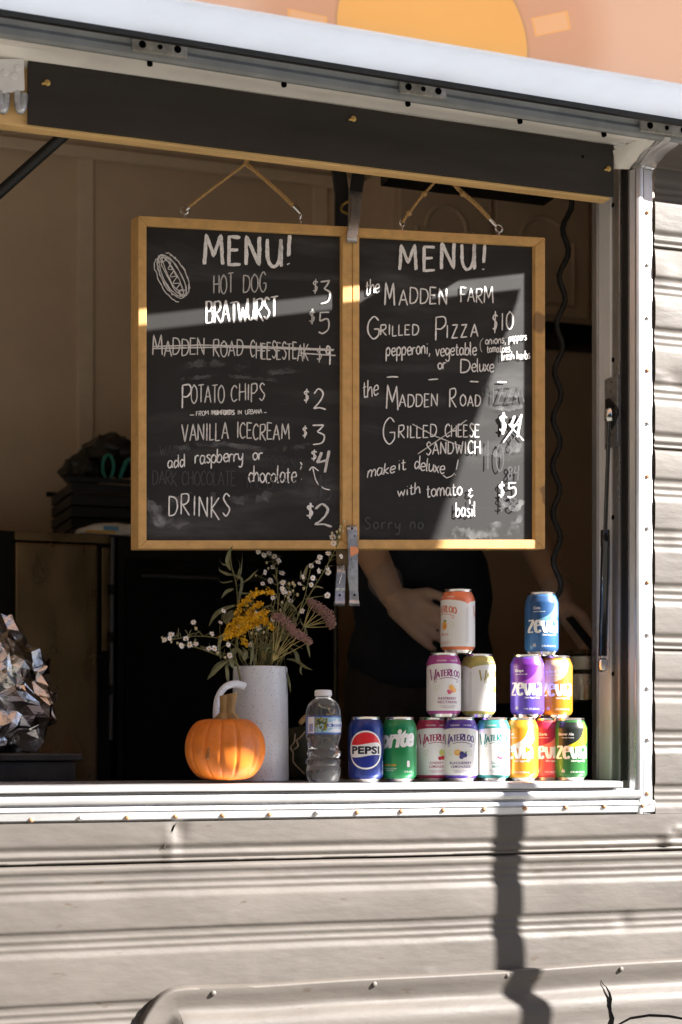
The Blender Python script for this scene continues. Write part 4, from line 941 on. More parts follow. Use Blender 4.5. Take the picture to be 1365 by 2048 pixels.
def can(label, pxc, Y, zbase, body, decals, rot=0.0):
    """decals: list of (part name, material, [flat meshes], level)"""
    p = P(pxc, 1500, Y); c = Vector((p.x, Y, zbase)); ang = front_angle(p.x, Y)+rot
    t = thing('drink_can', label, 'drink can', c, 'drink cans stacked on the counter')
    n = 48
    mb = MB(); mb.lathe(CANP[6:14], c, n); mb.f = [f for f in mb.f if len(f) == 4]; mb.m = [0]*len(mb.f); mb.build('body', body, t, smooth=True)
    mb = MB(); mb.lathe(CANP[:7], c, n); mb.f = [f for f in mb.f if len(f) == 4]; mb.m = [0]*len(mb.f); mb.build('base', BARE, t, smooth=True)
    mb = MB(); mb.lathe(CANP[13:], c, n); mb.f = [f for f in mb.f if len(f) == 4]; mb.m = [0]*len(mb.f)
    mb.tube([c+Vector((math.cos(a)*.008, math.sin(a)*.005+.006, .1180)) for a in [R(20*k) for k in range(19)]], .0012, 6)
    mb.build('lid', BARE, t, smooth=True)
    for (nm, ma, ms, lev) in decals:
        m_ = MB()
        for q in ms: wrap(m_, q, c, ang, lev)
        m_.build(nm, ma, t, smooth=True)
    return t
mm = lambda pts: polymesh([(x/1000, y/1000) for x, y in pts])
def mmc(pts, n=6, closed=True):
    q = [(v.x, v.y) for v in catmull([(x, y, 0) for x, y in (list(pts)+[pts[0]] if closed else pts)], n)]
    return mm(q[:-1] if closed else q)
def circle(cx, cy, r, n=20, sy=1.0): return mm([(cx+r*math.cos(2*math.pi*k/n), cy+r*sy*math.sin(2*math.pi*k/n)) for k in range(n)])
def txt(s, x, y, h, **kw): return place(textmesh(s, h/1000, **kw), x/1000, y/1000)
def ptxt(s, x, y, h, w, arch=0, **kw): return [place(m, x/1000, y/1000, arch=arch) for m in pen(s, h/1000, w/1000, **kw)]
def swirl(cx, cy, r, fl=1):
    pts = [(cx+fl*(r*(1-k/26))*math.cos(R(150-k*20)), cy+(r*(1-k/26))*math.sin(R(150-k*20))) for k in range(20)]
    pts = [(cx+fl*14, cy-r*.2), (cx+fl*6, cy+r*.9)][:0]+pts
    return nib([(x/1000, y/1000) for x, y in pts], .0010, .8)
def sparkling(label, pxc, Y, z, band, inkc, flavour, fruit, shift=0, rot=0, back=True):
    """white sleeve with an arched coloured shoulder, ornamental lettering and a fruit"""
    dec = []
    girth = 207.3; half = girth/2
    for k in (0, 1):
        o = k*half+shift
        w2 = half/2-.2
        top = [(o-w2, 92)]+[(o+w2*math.sin(R(q)), 92+9.5*math.cos(R(q))) for q in range(-80, 81, 10)]+[(o+w2, 92)]
        dec.append(('sleeve', INKW, [mm([(o-w2-.3, 12.0), (o+w2+.3, 12.0)]+top[::-1])], 1))
        face = []
        face += ptxt("ATERLOO", o+4.5, 78, 11.5, 2.7, arch=7, thin=.5, gap=1.2, serif=.0013, wide=.86)
        face += [m for m in ptxt("W", o-27.5, 69.5, 20, 3.4, thin=.45, serif=.0017, wide=.8)]
        face += [nib([((o-14+q)/1000, (72.5-.010*(q-17)**2+2)/1000) for q in range(0, 36, 3)], .0012, .9)]
        for fl in (-1, 1): face.append(swirl(o+fl*22, 68, 4.2, fl))
        dec.append(('brand_lettering', inkc, face, 3))
        pat = [swirl(o-19, 54, 6.5, -1), swirl(o+20, 53, 6.5, 1)]
        dec.append(('scroll_ornament', ink('scroll_'+label[:12].replace(' ', '_'), tuple(.55*a+.3 for a in fruit[0][1])), pat, 2))
        words = flavour.split('/'); fl_ = []
        for i, wd in enumerate(words): fl_.append(txt(wd, o+2, 33-7.0*i, 4.6, bold=.02, spacing=1.15))
        fl_.append(txt("NATURALLY FLAVORED", o+2, 20, 1.9, spacing=1.1)); fl_.append(txt("SPARKLING WATER", o+2, 17, 1.9))
        dec.append(('flavour_lettering', inkc, fl_, 3))
        for i, (kind, col, x, y, r, sy) in enumerate(fruit):
            dec.append(('fruit_print', ink('fruit_%d_%d_%d' % tuple(int(a*255) for a in col), col), [circle(o+x, y, r, 18, sy)], 3+i))
        dec.append(('shoulder_print', INKW, [txt("0 CALORIES", o-10, 105.5, 2.6, bold=.02), txt("0 SODIUM", o+16, 105.5, 2.6, bold=.02)], 2))
        dec.append(('nutrition_panel', ink('grey', (.35,.33,.33)), [mm([(o+half/2-4.0+(i % 2)*3.6, 20+i*2.1), (o+half/2-1.2+(i % 2)*3.6, 20+i*2.1), (o+half/2-1.2+(i % 2)*3.6, 21.0+i*2.1), (o+half/2-4.0+(i % 2)*3.6, 21.0+i*2.1)]) for i in range(32)], 3))
    return can(label, pxc, Y, z, band, dec, rot)
def zevia(label, pxc, Y, z, body, wave, wave_b, name, shift=0, rot=0, inkc=None, wave2=None):
    dec = []; girth = 207.3
    for k in (0, 1):
        o = shift+k*girth/2
        # a swelling wave across the upper half: two colours meeting on an S curve
        S = [(-24, 60), (-16, 66), (-4, 71), (8, 77), (17, 86), (22, 98), (24, 113.5)]
        S = [(v.x, v.y) for v in catmull([(x, y, 0) for x, y in S], 5)]
        up = [(o+x, y) for x, y in S]+[(o-30, 113.5), (o-30, 56)]
        dec.append(('upper_colour', wave, [mm(up)], 1))
        S2 = [(24, 113.5), (29, 113.5), (36, 92), (41, 74), (33, 62), (20, 60), (0, 60), (-24, 59)]
        up2 = [(o+x, y) for x, y in S]+[(o+30, 113.5), (o+35, 94), (o+37, 80), (o+30, 70), (o+14, 64.5), (o-4, 62), (o-22, 58)]
        dec.append(('wave', wave_b, [mm(up2)], 2))
        face = []
        # the five rounded, high-contrast letters
        f = []
        def L(pts, x): f.append(place(nib([(a*1.42/1000, b*1.42/1000) for a, b in [(v.x, v.y) for v in catmull([(p, q, 0) for p, q in pts], 5)]], .0066, .32), (o+x*1.42)/1000, .043))
        L([(0, 16), (3, 16.5), (7.5, 16), (6, 11), (2, 5), (.5, 1), (4, .4), (8, .8)], -24)
        L([(1, 9), (5, 9.8), (8, 10.5), (7.2, 15), (3.6, 16), (.8, 11), (1.4, 3), (4.5, .2), (8.2, 3)], -13.5)
        L([(.6, 16), (1.2, 9), (3.2, 2), (5, .4)], -3); L([(5, .4), (7.4, 6), (8.2, 16)], -3)
        L([(0, 16.3), (.2, 8), (0, .2)], 9.4)
        L([(1.2, 15.2), (4.5, 16.4), (7.4, 13), (7.6, .2)], 13.6); L([(7.2, 9), (3, 8.2), (.8, 4.4), (2.4, .6), (5.4, 1), (7.3, 4)], 13.6)
        dec.append(('brand_lettering', inkc or INKW, f, 4))
        dec.append(('small_lettering', inkc or INKW, [txt("Zero Sugar Soda", o+11, 37, 3.2, bold=.025), txt(name, o-15, 88, 5.0, bold=.02), txt("Naturally Flavored", o-11, 82.5, 2.2, bold=.01), txt("12 FL OZ (355 mL)", o+10, 15.5, 2.8, bold=.015)], 4))
        dec.append(('recycling_mark', inkc or INKW, [mm([(o-23+q*1.3, 15.5), (o-22.3+q*1.3, 15.5), (o-22.3+q*1.3, 20.5+(q % 2)*2), (o-23+q*1.3, 20.5+(q % 2)*2)]) for q in range(5)], 4))
    return can(label, pxc, Y, z, body, dec, rot)
Z0 = Z_SILL+.0003; Z1 = Z0+.1222; Z2 = Z1+.1222
# front row, left to right
pb = can_paint('deep_blue', (.012,.030,.20)); red = ink('pepsi_red', (.72,.02,.03)); blk = ink('near_black', (.012,.012,.03)); blu = ink('globe_blue', (.015,.03,.26))
def pepsi():
    dec = []
    for o in (0, 103.6):
        R0, cy = 35.0, 60.0; sx = .97
        def seg(lo, hi):   # part of the globe between two wavy lines (functions of x)
            xs = [-R0+.6+(2*R0-1.2)*k/26 for k in range(27)]
            f = lambda x: math.sqrt(max(0, (R0-2)**2-x*x))
            xs = [x for x in xs if abs(x) < R0-2.2]
            top = [(o+x*sx, cy+min(f(x), hi(x))) for x in xs]; bot = [(o+x*sx, cy+max(-f(x), lo(x))) for x in xs]
            return mm(bot+top[::-1])
        wv = lambda x: 2.4*math.sin(x/R0*2.6)
        dec.append(('globe_ring', INKW, [circle(o, cy, R0, 40, 1.0/.97)], 1))
        dec.append(('globe_red', red, [seg(lambda x: 11.5+wv(x), lambda x: 99)], 2))
        dec.append(('globe_blue', blu, [seg(lambda x: -99, lambda x: -11.5+wv(x))], 2))
        dec.append(('brand_lettering', blk, [txt("PEPSI", o, 53.4, 13.0, bold=.045, wide=1.34, spacing=1.06)], 3))
        t = textmesh("ZERO SUGAR", .0030, .01); dec.append(('small_lettering', INKW, [place(t, (o+42)/1000, .027, R(90))], 2))
        t = textmesh("12 FL OZ", .0030, .01); dec.append(('small_lettering', INKW, [place(t, (o-41)/1000, .03, R(90))], 2))
    return can('deep blue cola can with a red, white and blue globe, beside the water bottle', 732, .030, Z0, pb, dec)
pepsi()
gb = can_paint('leaf_green', (.020,.26,.085))
def sprite():
    dec = []
    for o in (-3, 100.6):
        dec.append(('brand_lettering', INKW, [place(textmesh("Sprite", .0325, .045, .28, .88, .92), (o-9)/1000, .066, R(4))], 2))
        dec.append(('small_lettering', ink('amber', (.70,.33,.04)), [txt("LEMON-LIME", o-17, 30, 3.6, bold=.03)], 2))
        dec.append(('small_lettering', INKW, [txt("NATURALLY FLAVORED", o-17, 24, 2.0), txt("CAFFEINE FREE", o-17, 20.5, 2.0), txt("12 FL OZ", o+21, 18, 3.0, bold=.02)], 2))
        dec.append(('calorie_badge', INKW, [mm([(o+18.5, 28), (o+23.5, 28), (o+24, 30), (o+24, 38), (o+23, 40), (o+19, 40), (o+18, 38), (o+18, 30)])], 2))
    return can('bright green soda can lettered in white, beside the deep blue can in the bottom row', 799, .031, Z0, gb, dec)
sprite()
red_fr = (.55,.03,.06)
sparkling('white can with raspberry red shoulder and cherry, set back in the bottom row', 866, .060, Z0, can_paint('cherry', (.42,.03,.10)), ink('cherry', (.36,.02,.09)), "CHERRY/LIMEADE", [('c', (.62,.66,.20), 12, 55, 5.5, 1.2), ('c', red_fr, 14, 45, 4.2, 1), ('c', red_fr, 8, 44, 3.6, 1), ('c', (.8,.66,.18), 13, 51, 3, .8)], shift=6)
sparkling('white can with violet shoulder, orange slice and blackberries, in the bottom row', 921, .028, Z0, can_paint('violet', (.10,.05,.36)), ink('violet', (.10,.05,.24)), "BLACKBERRY/LEMONADE", [('c', (.90,.45,.06), -4, 55, 7, .8), ('c', (.93,.62,.22), -4, 56, 5, .7), ('c', (.07,.06,.22), 4, 53, 4.4, 1), ('c', (.07,.06,.22), 10, 50, 4.4, 1), ('c', (.09,.08,.28), 3.5, 47, 4.4, 1), ('c', (.10,.38,.12), 12, 55.5, 2.2, .6)], shift=-1)
sparkling('white can with teal shoulder and pink guava, in the bottom row', 986.5, .030, Z0, can_paint('teal', (.06,.36,.33)), ink('teal', (.02,.20,.19)), "GUAVA/BERRY", [('c', (.88,.30,.33), 14, 52, 7, 1.1), ('c', (.95,.70,.66), 14, 52, 4.6, 1.1), ('c', (.75,.08,.16), 4, 46, 2.5, 1), ('c', (.75,.08,.16), 8, 43.5, 2.5, 1), ('c', (.80,.12,.2), 11, 45, 2.5, 1), ('c', (.18,.42,.12), 12, 61, 3.6, .6)], shift=7)
cream = ink('cream', (.86,.74,.60))
zevia('orange soda can with a cream wave, in the bottom row under the purple can', 1043, .027, Z0, can_paint('amber', (.85,.36,.03)), ink('deep_amber', (.78,.30,.02)), cream, "Cream", shift=-9)
zevia('crimson soda can with a coral wave, set back between two bottom row cans', 1092, .060, Z0, can_paint('coral_red', (.72,.09,.085)), ink('crimson', (.36,.02,.07)), ink('coral', (.80,.20,.14)), "Dr. Zevia", shift=4)
zevia('green ginger ale can with a black top and yellow wave, last in the bottom row', 1141, .028, Z0, can_paint('grass', (.03,.17,.04)), ink('black_top', (.012,.016,.014)), ink('mustard', (.58,.46,.02)), "Ginger Ale", shift=6)
# middle tier
sparkling('white can with magenta shoulder, raspberries and nectarine, middle tier', 888, .030, Z1, can_paint('magenta', (.42,.07,.30)), ink('magenta', (.30,.04,.20)), "RASPBERRY/NECTARINE", [('c', (.93,.50,.12), 9, 56, 5.6, 1), ('c', (.92,.44,.10), 14, 51, 5.6, .9), ('c', (.78,.13,.22), 3, 49, 2.9, 1), ('c', (.82,.18,.26), 7.6, 47.5, 2.9, 1), ('c', (.75,.11,.2), 4.5, 45.5, 2.5, 1)], shift=6)
sparkling('white can with olive gold shoulder and lemon, middle tier', 957, .044, Z1, can_paint('olive_gold', (.50,.44,.12)), ink('olive', (.36,.30,.07)), "LEMON/LIME", [('c', (.82,.60,.05), 4, 54, 6.5, 1.15), ('c', (.90,.72,.12), 6, 53, 4.4, 1), ('c', (.88,.42,.05), -1, 50, 3.6, 1)], shift=37)
zevia('purple grape soda can with white lettering, middle tier of the second stack', 1055, .030, Z1, can_paint('grape', (.13,.075,.50)), ink('dark_grape', (.14,.02,.26)), ink('orchid', (.36,.10,.48)), "Grape", shift=-1)
zevia('amber root beer can with a tan wave, middle tier right of the purple one', 1112, .052, Z1, can_paint('root_amber', (.62,.25,.02)), ink('tan', (.74,.52,.32)), ink('brown', (.52,.20,.03)), "Creamy Root Beer", shift=5, inkc=None)
# top tier
sparkling('white can with orange shoulder and peach, alone on top of its stack', 916, .034, Z2, can_paint('peach', (.85,.22,.09)), ink('peach', (.70,.20,.11)), "PEACH", [('c', (.90,.45,.10), 3, 52, 7, 1.2), ('c', (.80,.34,.07), 4, 51, 4, 1.2), ('c', (.22,.36,.10), 5, 61, 4, .5)], shift=-32)
zevia('blue cola can with a pale blue wave, alone on top of the second stack', 1083.5, .038, Z2, can_paint('cola_blue', (.05,.16,.40)), ink('navy', (.02,.075,.20)), ink('sky', (.13,.30,.46)), "Cola", shift=6)

# ---- pumpkin
pc = P(450, 1562, .035); pc.z = Z_SILL
t = thing('pumpkin', 'small round orange pumpkin with a cut ribbed stem standing in front of the vase', 'pumpkin', pc)
RP = .0735; HP_ = .130
mb = MB(); nL, nA = 30, 168
for i in range(nL+1):
    ph = math.pi*i/nL
    for j in range(nA):
        a = 2*math.pi*j/nA
        q = (a*13/(2*math.pi)+.17*math.sin(3*a)+.1*noise.noise((a, 0, 3))) % 1.0
        rib = 1-.042*math.exp(-(min(q, 1-q)/.085)**2)
        r = RP*(math.sin(ph)**.82)*rib*(1+.025*math.sin(a+.6))
        zz = HP_*(.5-.5*math.cos(ph))
        dip = .016*math.exp(-((math.pi-ph)/.42)**2); bd = .010*math.exp(-(ph/.4)**2)
        mb.v.append(pc+Vector((r*math.cos(a), r*math.sin(a), zz-dip+bd-.002+.0015*noise.noise((a*2, ph*2, 0)))))
for i in range(nL):
    for j in range(nA): mb.f.append([i*nA+j, i*nA+(j+1)%nA, (i+1)*nA+(j+1)%nA, (i+1)*nA+j]); mb.m.append(0)
mb.v = [Vector((v.x, v.y, max(v.z, Z_SILL+.0002))) for v in mb.v]
PK = mb.build('body', mat('pumpkin_skin', (.70,.185,.018), .48, 0, var=.22, vscale=26, bump=.12, bscale=90, spots=(30,.70,(.50,.20,.05)), coat=.1), t, smooth=True)
mb = MB()
for (da, z_, l_) in ((-.42, .066, 9), (-.48, .056, 6), (.62, .098, 5)):      # corky scars
    fa_ = front_angle(pc.x, pc.y)+da; pts_ = []
    for k in range(l_):
        zz = z_-.0028*k; ph = math.acos(max(-1, min(1, 1-2*(zz+.006)/HP_))); a_q = fa_+.02*math.sin(k*1.7)
        rr_q = RP*(math.sin(ph)**.82)*(1+.025*math.sin(a_q+.6))+.0002; pts_.append(pc+Vector((rr_q*math.cos(a_q), rr_q*math.sin(a_q), zz)))
    mb = MB(); mb.tube(pts_, [.0004]+[.0014+.0006*math.sin(k*2.3) for k in range(l_-2)]+[.0004], 6)
    mb.build('scar', mat('pumpkin_scar', (.36,.17,.06), .8, 0, var=.3, vscale=200), t, smooth=True)
mb = MB(); base = pc+Vector((.004, 0, HP_-.020)); n = 30
for i in range(9):
    u = i/8; z = u*.052; r0 = .025-.0155*smooth01(0, .45, u)+.0045*u
    cx = base+Vector((.002*u, -.002*u, z))
    for j in range(n):
        a = 2*math.pi*j/n+.25*u; r = r0*(1+.20*math.cos(5*a)+.05*math.sin(11*a))
        mb.v.append(cx+Vector((r*math.cos(a), r*math.sin(a), (.003*math.cos(a) if i == 8 else 0)-(.004*math.cos(5*a+3.14) if i == 0 else 0))))
mb.f = [[i*n+j, i*n+(j+1)%n, (i+1)*n+(j+1)%n, (i+1)*n+j] for i in range(8) for j in range(n)]+[[8*n+j for j in range(n)]]; mb.m = [0]*len(mb.f)
mb.build('stem', mat('pumpkin_stem', (.33,.20,.075), .75, 0, var=.4, vscale=50, stretch=(1,1,.25), bump=.4, bscale=200), t, smooth=True, autos=60)
# ---- dark gourd behind the bottle
gc = P(618, 1560, .235); gc.z = Z_SILL
t = thing('gourd', 'dark green gourd with tan cracks and a curled stem, half hidden behind the water bottle', 'gourd', gc)
mb = MB(); nL, nA = 20, 72; RG, HG = .062, .115
for i in range(nL+1):
    ph = math.pi*i/nL
    for j in range(nA):
        a = 2*math.pi*j/nA; r = RG*math.sin(ph)**.9*(1-.02*abs(math.cos(5*a)))
        mb.v.append(gc+Vector((r*math.cos(a), r*math.sin(a), max(.0003, HG*(.5-.5*math.cos(ph))-.008*math.exp(-((math.pi-ph)/.5)**2)))))
mb.f = [[i*nA+j, i*nA+(j+1)%nA, (i+1)*nA+(j+1)%nA, (i+1)*nA+j] for i in range(nL) for j in range(nA)]; mb.m = [0]*len(mb.f)
mb.build('body', mat('gourd_skin', (.030,.032,.014), .5, 0, var=.4, vscale=40, spots=(26,.66,(.16,.12,.06))), t, smooth=True)
mb = MB(); mb.tube(catmull([gc+Vector((0,0,HG-.012)), gc+Vector((-.004,-.01,HG+.012)), gc+Vector((.005,-.03,HG+.014)), gc+Vector((-.016,-.045,HG+.013)), gc+Vector((-.036,-.05,HG-.004))], 6), [.0055]*24+[.004], 10); mb.build('stem', mat('gourd_stem', (.40,.25,.09), .7, 0, var=.3, vscale=60), t, smooth=True)
mb = MB()
def ong(a, ph, o=.0006):
    return gc+Vector(((RG*math.sin(ph)**.9*(1-.02*abs(math.cos(5*a)))+o)*math.cos(a), (RG*math.sin(ph)**.9*(1-.02*abs(math.cos(5*a)))+o)*math.sin(a), HG*(.5-.5*math.cos(ph))))
fa = front_angle(gc.x, gc.y)
for (da, pts) in ((0, [(-.55, 2.2), (-.50, 1.9), (-.62, 1.7), (-.52, 1.5), (-.55, 1.2), (-.38, .95), (-.2, .7)]), (1, [(-.15, 2.3), (-.3, 2.05), (-.42, 1.95), (-.35, 1.75), (-.5, 1.62)])):
    mb.tube([ong(fa+a*1.0, p) for a, p in [(v.x, v.y) for v in catmull([(x, y, 0) for x, y in pts], 5)]], .0016, 6)
mb.build('crack', mat('gourd_crack', (.42,.33,.20), .85, 0, var=.3, vscale=200), t, smooth=True)
# ---- vase: speckled stoneware pitcher
vc = P(521, 1560, .150); vc.z = Z_SILL
VS = scale_at(521, .15)
VH = 219*VS; VT, VB = 51.5*VS, 55*VS
t = thing('vase', 'tall pale grey speckled stoneware pitcher holding the dried flowers', 'vase', vc)
mb = MB()
mb.lathe([(0,.0004),(VB-.004,.0004),(VB-.0008,.002),(VB,.007)]+[(VB+(VT-VB)*k/8, VH*k/8) for k in range(1, 8)]+[(VT,VH-.004),(VT-.0008,VH-.001),(VT-.002,VH),(VT-.0038,VH-.001),(VT-.0045,VH-.006),(VB-.008,.02),(0,.018)], vc, 56, fr=lambda a, r, z: r*(1+.006*math.sin(2*a+z*9)))
vm = mat('speckled_stoneware', (.70,.73,.77), .42, 0, var=.05, vscale=14, spots=(420,.66,(.10,.09,.09)), coat=.25)
mb.build('body', vm, t, smooth=True, autos=50)
mb = MB(); hp = [P(x, y, yy) for x, y, yy in ((488, 1372, .108), (470, 1368, .095), (450, 1375, .09), (437, 1395, .088), (433, 1420, .088), (434, 1450, .090), (441, 1490, .095), (458, 1516, .105), (478, 1524, .115))]
mb.tube(catmull(hp, 6), .0078, 14, flat=.75); mb.build('handle', vm, t, smooth=True)
# ---- water bottle
bc = P(647, 1560, .026); bc.z = Z_SILL+.0003; q = scale_at(647, .026)
t = thing('water_bottle', 'clear plastic water bottle with white cap and blue scenic label, beside the cans', 'bottle', bc)
pr = [(0,3),(16,2),(24,0.5),(28,2),(32,10),(34,24),(33.2,33),(31,38),(33.8,44),(34,50),(29.6,56),(33,62),(33.4,68),(28.8,75),(30,84),(31.5,94),(33.6,102),(33.9,106),(33.5,108),(33.5,150),(34,152),(33.9,155),(33.4,162),(31,172),(25,182),(17.5,188),(14.2,191),(14,194),(16,194.5),(16,196),(13.4,196.5),(13.4,206),(0,206)]
s_ = 173/212*scale_at(647, .026)/1.0
pr = [(r*q*33.2/34, z*q*.835) for r, z in pr]
def petal(a, r, z):
    zz = z/q/.835
    k = 0
    if zz < 14: k = .07*math.cos(5*a)*(1-zz/14)
    elif 34 < zz < 104: k = .05*math.sin(3*a+zz*.14)*math.sin((zz-34)/70*math.pi)
    return r*(1+k)
mb = MB(); mb.lathe(pr, bc, 48, fr=petal)
cl = mat('clear_plastic_water', (.97,.98,.99), .025, 0, trans=.95, ior=1.33)
mb.build('body', cl, t, smooth=True, autos=50)
mb = MB(); rc = 16.2*q
mb.lathe([(rc-.001,188*q*.835+.0055),(rc,188*q*.835+.006),(rc,205*q*.835),(rc-.0008,207.2*q*.835),(rc-.003,208.6*q*.835),(0,208.8*q*.835)], bc, 60, fr=lambda a, r, z: r*(1+.012*(math.cos(30*a) > 0)) if r > rc*.97 else r)
mb.build('cap', mat('white_cap', (.80,.80,.82), .4), t, smooth=True, autos=50)
# label: a printed sleeve with trees, sky and a white name plate
fa = front_angle(bc.x, bc.y)
def bwrap(name, ma, polys, o):
    m_ = MB(); Rr = 33.6*q*33.2/34+.0003*o
    for pl in polys:
        bm = bmesh.new(); vs = [bm.verts.new((x, y, 0)) for x, y in pl[0]]
        for f in pl[1]:
            try: bm.faces.new([vs[i] for i in f])
            except ValueError: pass
        a = math.ceil(min(x for x, y in pl[0])/.0035)
        while a*.0035 < max(x for x, y in pl[0]):
            bmesh.ops.bisect_plane(bm, geom=bm.verts[:]+bm.edges[:]+bm.faces[:], plane_co=(a*.0035, 0, 0), plane_no=(1, 0, 0)); a += 1
        bm.verts.index_update()
        m_.add([(bc.x+Rr*math.cos(fa+v.co.x/Rr), bc.y+Rr*math.sin(fa+v.co.x/Rr), bc.z+v.co.y) for v in bm.verts], [[v.index for v in f.verts] for f in bm.faces]); bm.free()
    return m_.build(name, ma, t, smooth=True)
zl0_, zl1_ = 108.5*q*.835*1000, 149.5*q*.835*1000
gir = 33.6*q*33.2/34*math.pi*1000
bl_ = ink('label_blue', (.06,.12,.42)); wl = ink('label_white', (.78,.80,.84)); sk = ink('label_sky', (.36,.56,.70))
bwrap('label', bl_, [mm([(-gir*.98, zl0_), (gir*.98, zl0_), (gir*.98, zl1_), (-gir*.98, zl1_)])], 1)
bwrap('label_picture', sk, [mm([(-15, zl0_+3), (60, zl0_+3), (60, zl1_-3), (-15, zl1_-3)])], 2)
bwrap('label_panel', wl, [mm([(-34, zl0_+2), (-17, zl0_+2), (-17, zl1_-2), (-34, zl1_-2)])]+[mm([(8, zl0_+4), (55, zl0_+3), (55, zl0_+10), (20, zl0_+11)])], 3)
rg = random.Random(5); tr_, ts_ = [], []
for k in range(46): tr_.append(circle(rg.uniform(-14.5, 7), rg.uniform(zl0_+8, zl1_-5), rg.uniform(1.0, 2.6), 7))
for k in range(40): ts_.append(circle(rg.uniform(-14, 6), rg.uniform(zl0_+5, zl1_-6), rg.uniform(.8, 1.8), 6))
bwrap('label_trees', ink('label_olive', (.30,.27,.03)), tr_, 4); bwrap('label_shade', ink('label_dark', (.06,.08,.03)), ts_, 5)
bwrap('label_peaks', wl, [mm([(15, zl1_-14), (20, zl1_-8), (23, zl1_-10), (29, zl1_-4), (36, zl1_-12), (42, zl1_-14)])], 4)
bwrap('name_plate', wl, [mm([(7.5, zl0_+12), (50, zl0_+12), (50, zl0_+23), (18, zl0_+23), (17, zl0_+21), (7.5, zl0_+21)])], 6)
bwrap('label_lettering', bl_, [txt("ICE", 13, zl0_+13.6, 5.4, bold=.04, wide=1.1), txt("MOUNTAIN", 34, zl0_+13.6, 5.0, bold=.03), mm([(8, zl0_+13), (8.8, zl0_+13), (8.8, zl0_+20.5), (8, zl0_+20.5)]), mm([(17.6, zl0_+13), (18.2, zl0_+13), (18.2, zl0_+22.4), (17.6, zl0_+22.4)])]+[mm([(-32+(k % 2)*3, zl0_+5+k*1.6), (-20, zl0_+5+k*1.6), (-20, zl0_+5.8+k*1.6), (-32+(k % 2)*3, zl0_+5.8+k*1.6)]) for k in range(9)], 7)
# ------------------------------------------------------------------ dried and fresh flowers in the pitcher (pixel guides from the photograph, real depth)
fl = random.Random(21)
FO = (300, 1060, 3.25)                          # crop used when tracing: origin and zoom
def Z(x, y, Y=.15): return P(FO[0]+x/FO[2], FO[1]+y/FO[2], Y)
lf = mat('willow_leaf', (.14,.135,.055), .6, 0, var=.3, vscale=60, sss=0); lf2 = mat('olive_leaf', (.16,.145,.06), .6, 0, var=.3, vscale=50)
stm = mat('flower_stem', (.16,.15,.05), .65, 0, var=.3, vscale=80); strw = mat('straw_stem', (.42,.34,.12), .7, 0, var=.25, vscale=80)
pet = mat('aster_petal', (.80,.78,.76), .6); yel = mat('aster_eye', (.70,.40,.04), .7, 0, var=.3, vscale=300); bud = mat('flower_bud', (.55,.47,.26), .7)
gold = mat('goldenrod', (.90,.46,.010), .7, 0, var=.35, vscale=150); rose = mat('dusty_rose', (.36,.17,.16), .8, 0, var=.5, vscale=160, var2=(.52,.32,.27))
MOUTH = vc+Vector((0, 0, VH-.03))
def leaf(parent, pts, w, m=lf, twist=.6):
    """a narrow leaf along a curved midrib"""
    c = catmull(pts, 6); k = len(c); mb = MB()
    if k < 3: return
    ph = fl.uniform(-1, 1)
    for i, p in enumerate(c):
        t = (c[min(i+1, k-1)]-c[max(i-1, 0)]).normalized(); u = i/(k-1)
        view = Vector((.3, -1, .2)).normalized()
        s = t.cross(view); s = s.normalized() if s.length > 1e-4 else Vector((1, 0, 0))
        n = t.cross(s); a = ph+twist*(u-.5)*2
        s2 = s*math.cos(a*.7)+n*math.sin(a*.7)
        ww = w*(math.sin(math.pi*min(1, u*.96+.03))**.75)*(1-.35*u)
        mb.v += [p-s2*ww, p+n*ww*.35, p+s2*ww]
    mb.f = [f for i in range(k-1) for f in ([i*3, i*3+1, i*3+4, i*3+3], [i*3+1, i*3+2, i*3+5, i*3+4])]; mb.m = [0]*len(mb.f)
    return mb.build('leaf', m, parent, smooth=True)
def stem_of(parent, pts, r=.0014, m=stm, name='stem'):
    c = catmull(pts, 8); k = len(c); mb = MB(); mb.tube(c, [r*(1-.55*i/(k-1)) for i in range(k)], 7); return mb.build(name, m, parent, smooth=True), c
def daisy(parent, c, r, nrm=None):
    nrm = (nrm or Vector((fl.uniform(-.7, .7), -1, fl.uniform(-.1, .8)))).normalized(); a = nrm.orthogonal().normalized(); b = nrm.cross(a)
    mb = MB(); n = fl.randint(10, 13)
    for k in range(n):
        t = 2*math.pi*(k+fl.uniform(-.2, .2))/n; d = a*math.cos(t)+b*math.sin(t); s = nrm.cross(d); L = r*fl.uniform(.82, 1.1); dr = fl.uniform(-.25, .2)*r
        w = r*.17
        mb.add([c+d*r*.22-s*w*.5, c+d*r*.22+s*w*.5, c+d*L*.7+s*w+nrm*dr*.5, c+d*L+nrm*dr, c+d*L*.7-s*w+nrm*dr*.5], [(0, 1, 2, 3, 4)])
    o = mb.build('flower_head', pet, parent)
    m2 = MB(); m2.disc(c-nrm*r*.05, nrm, r*.30, 8, 0, r*.08, r*.14); m2.build('eye', yel, o, smooth=True)
    return o
def budm(parent, c, r):
    m2 = MB(); m2.lathe([(0,-r*1.3),(r*.7,-r*.6),(r,.2*r),(r*.6,r*.9),(0,r*1.1)], c, 8); return m2.build('bud', bud, parent, smooth=True)
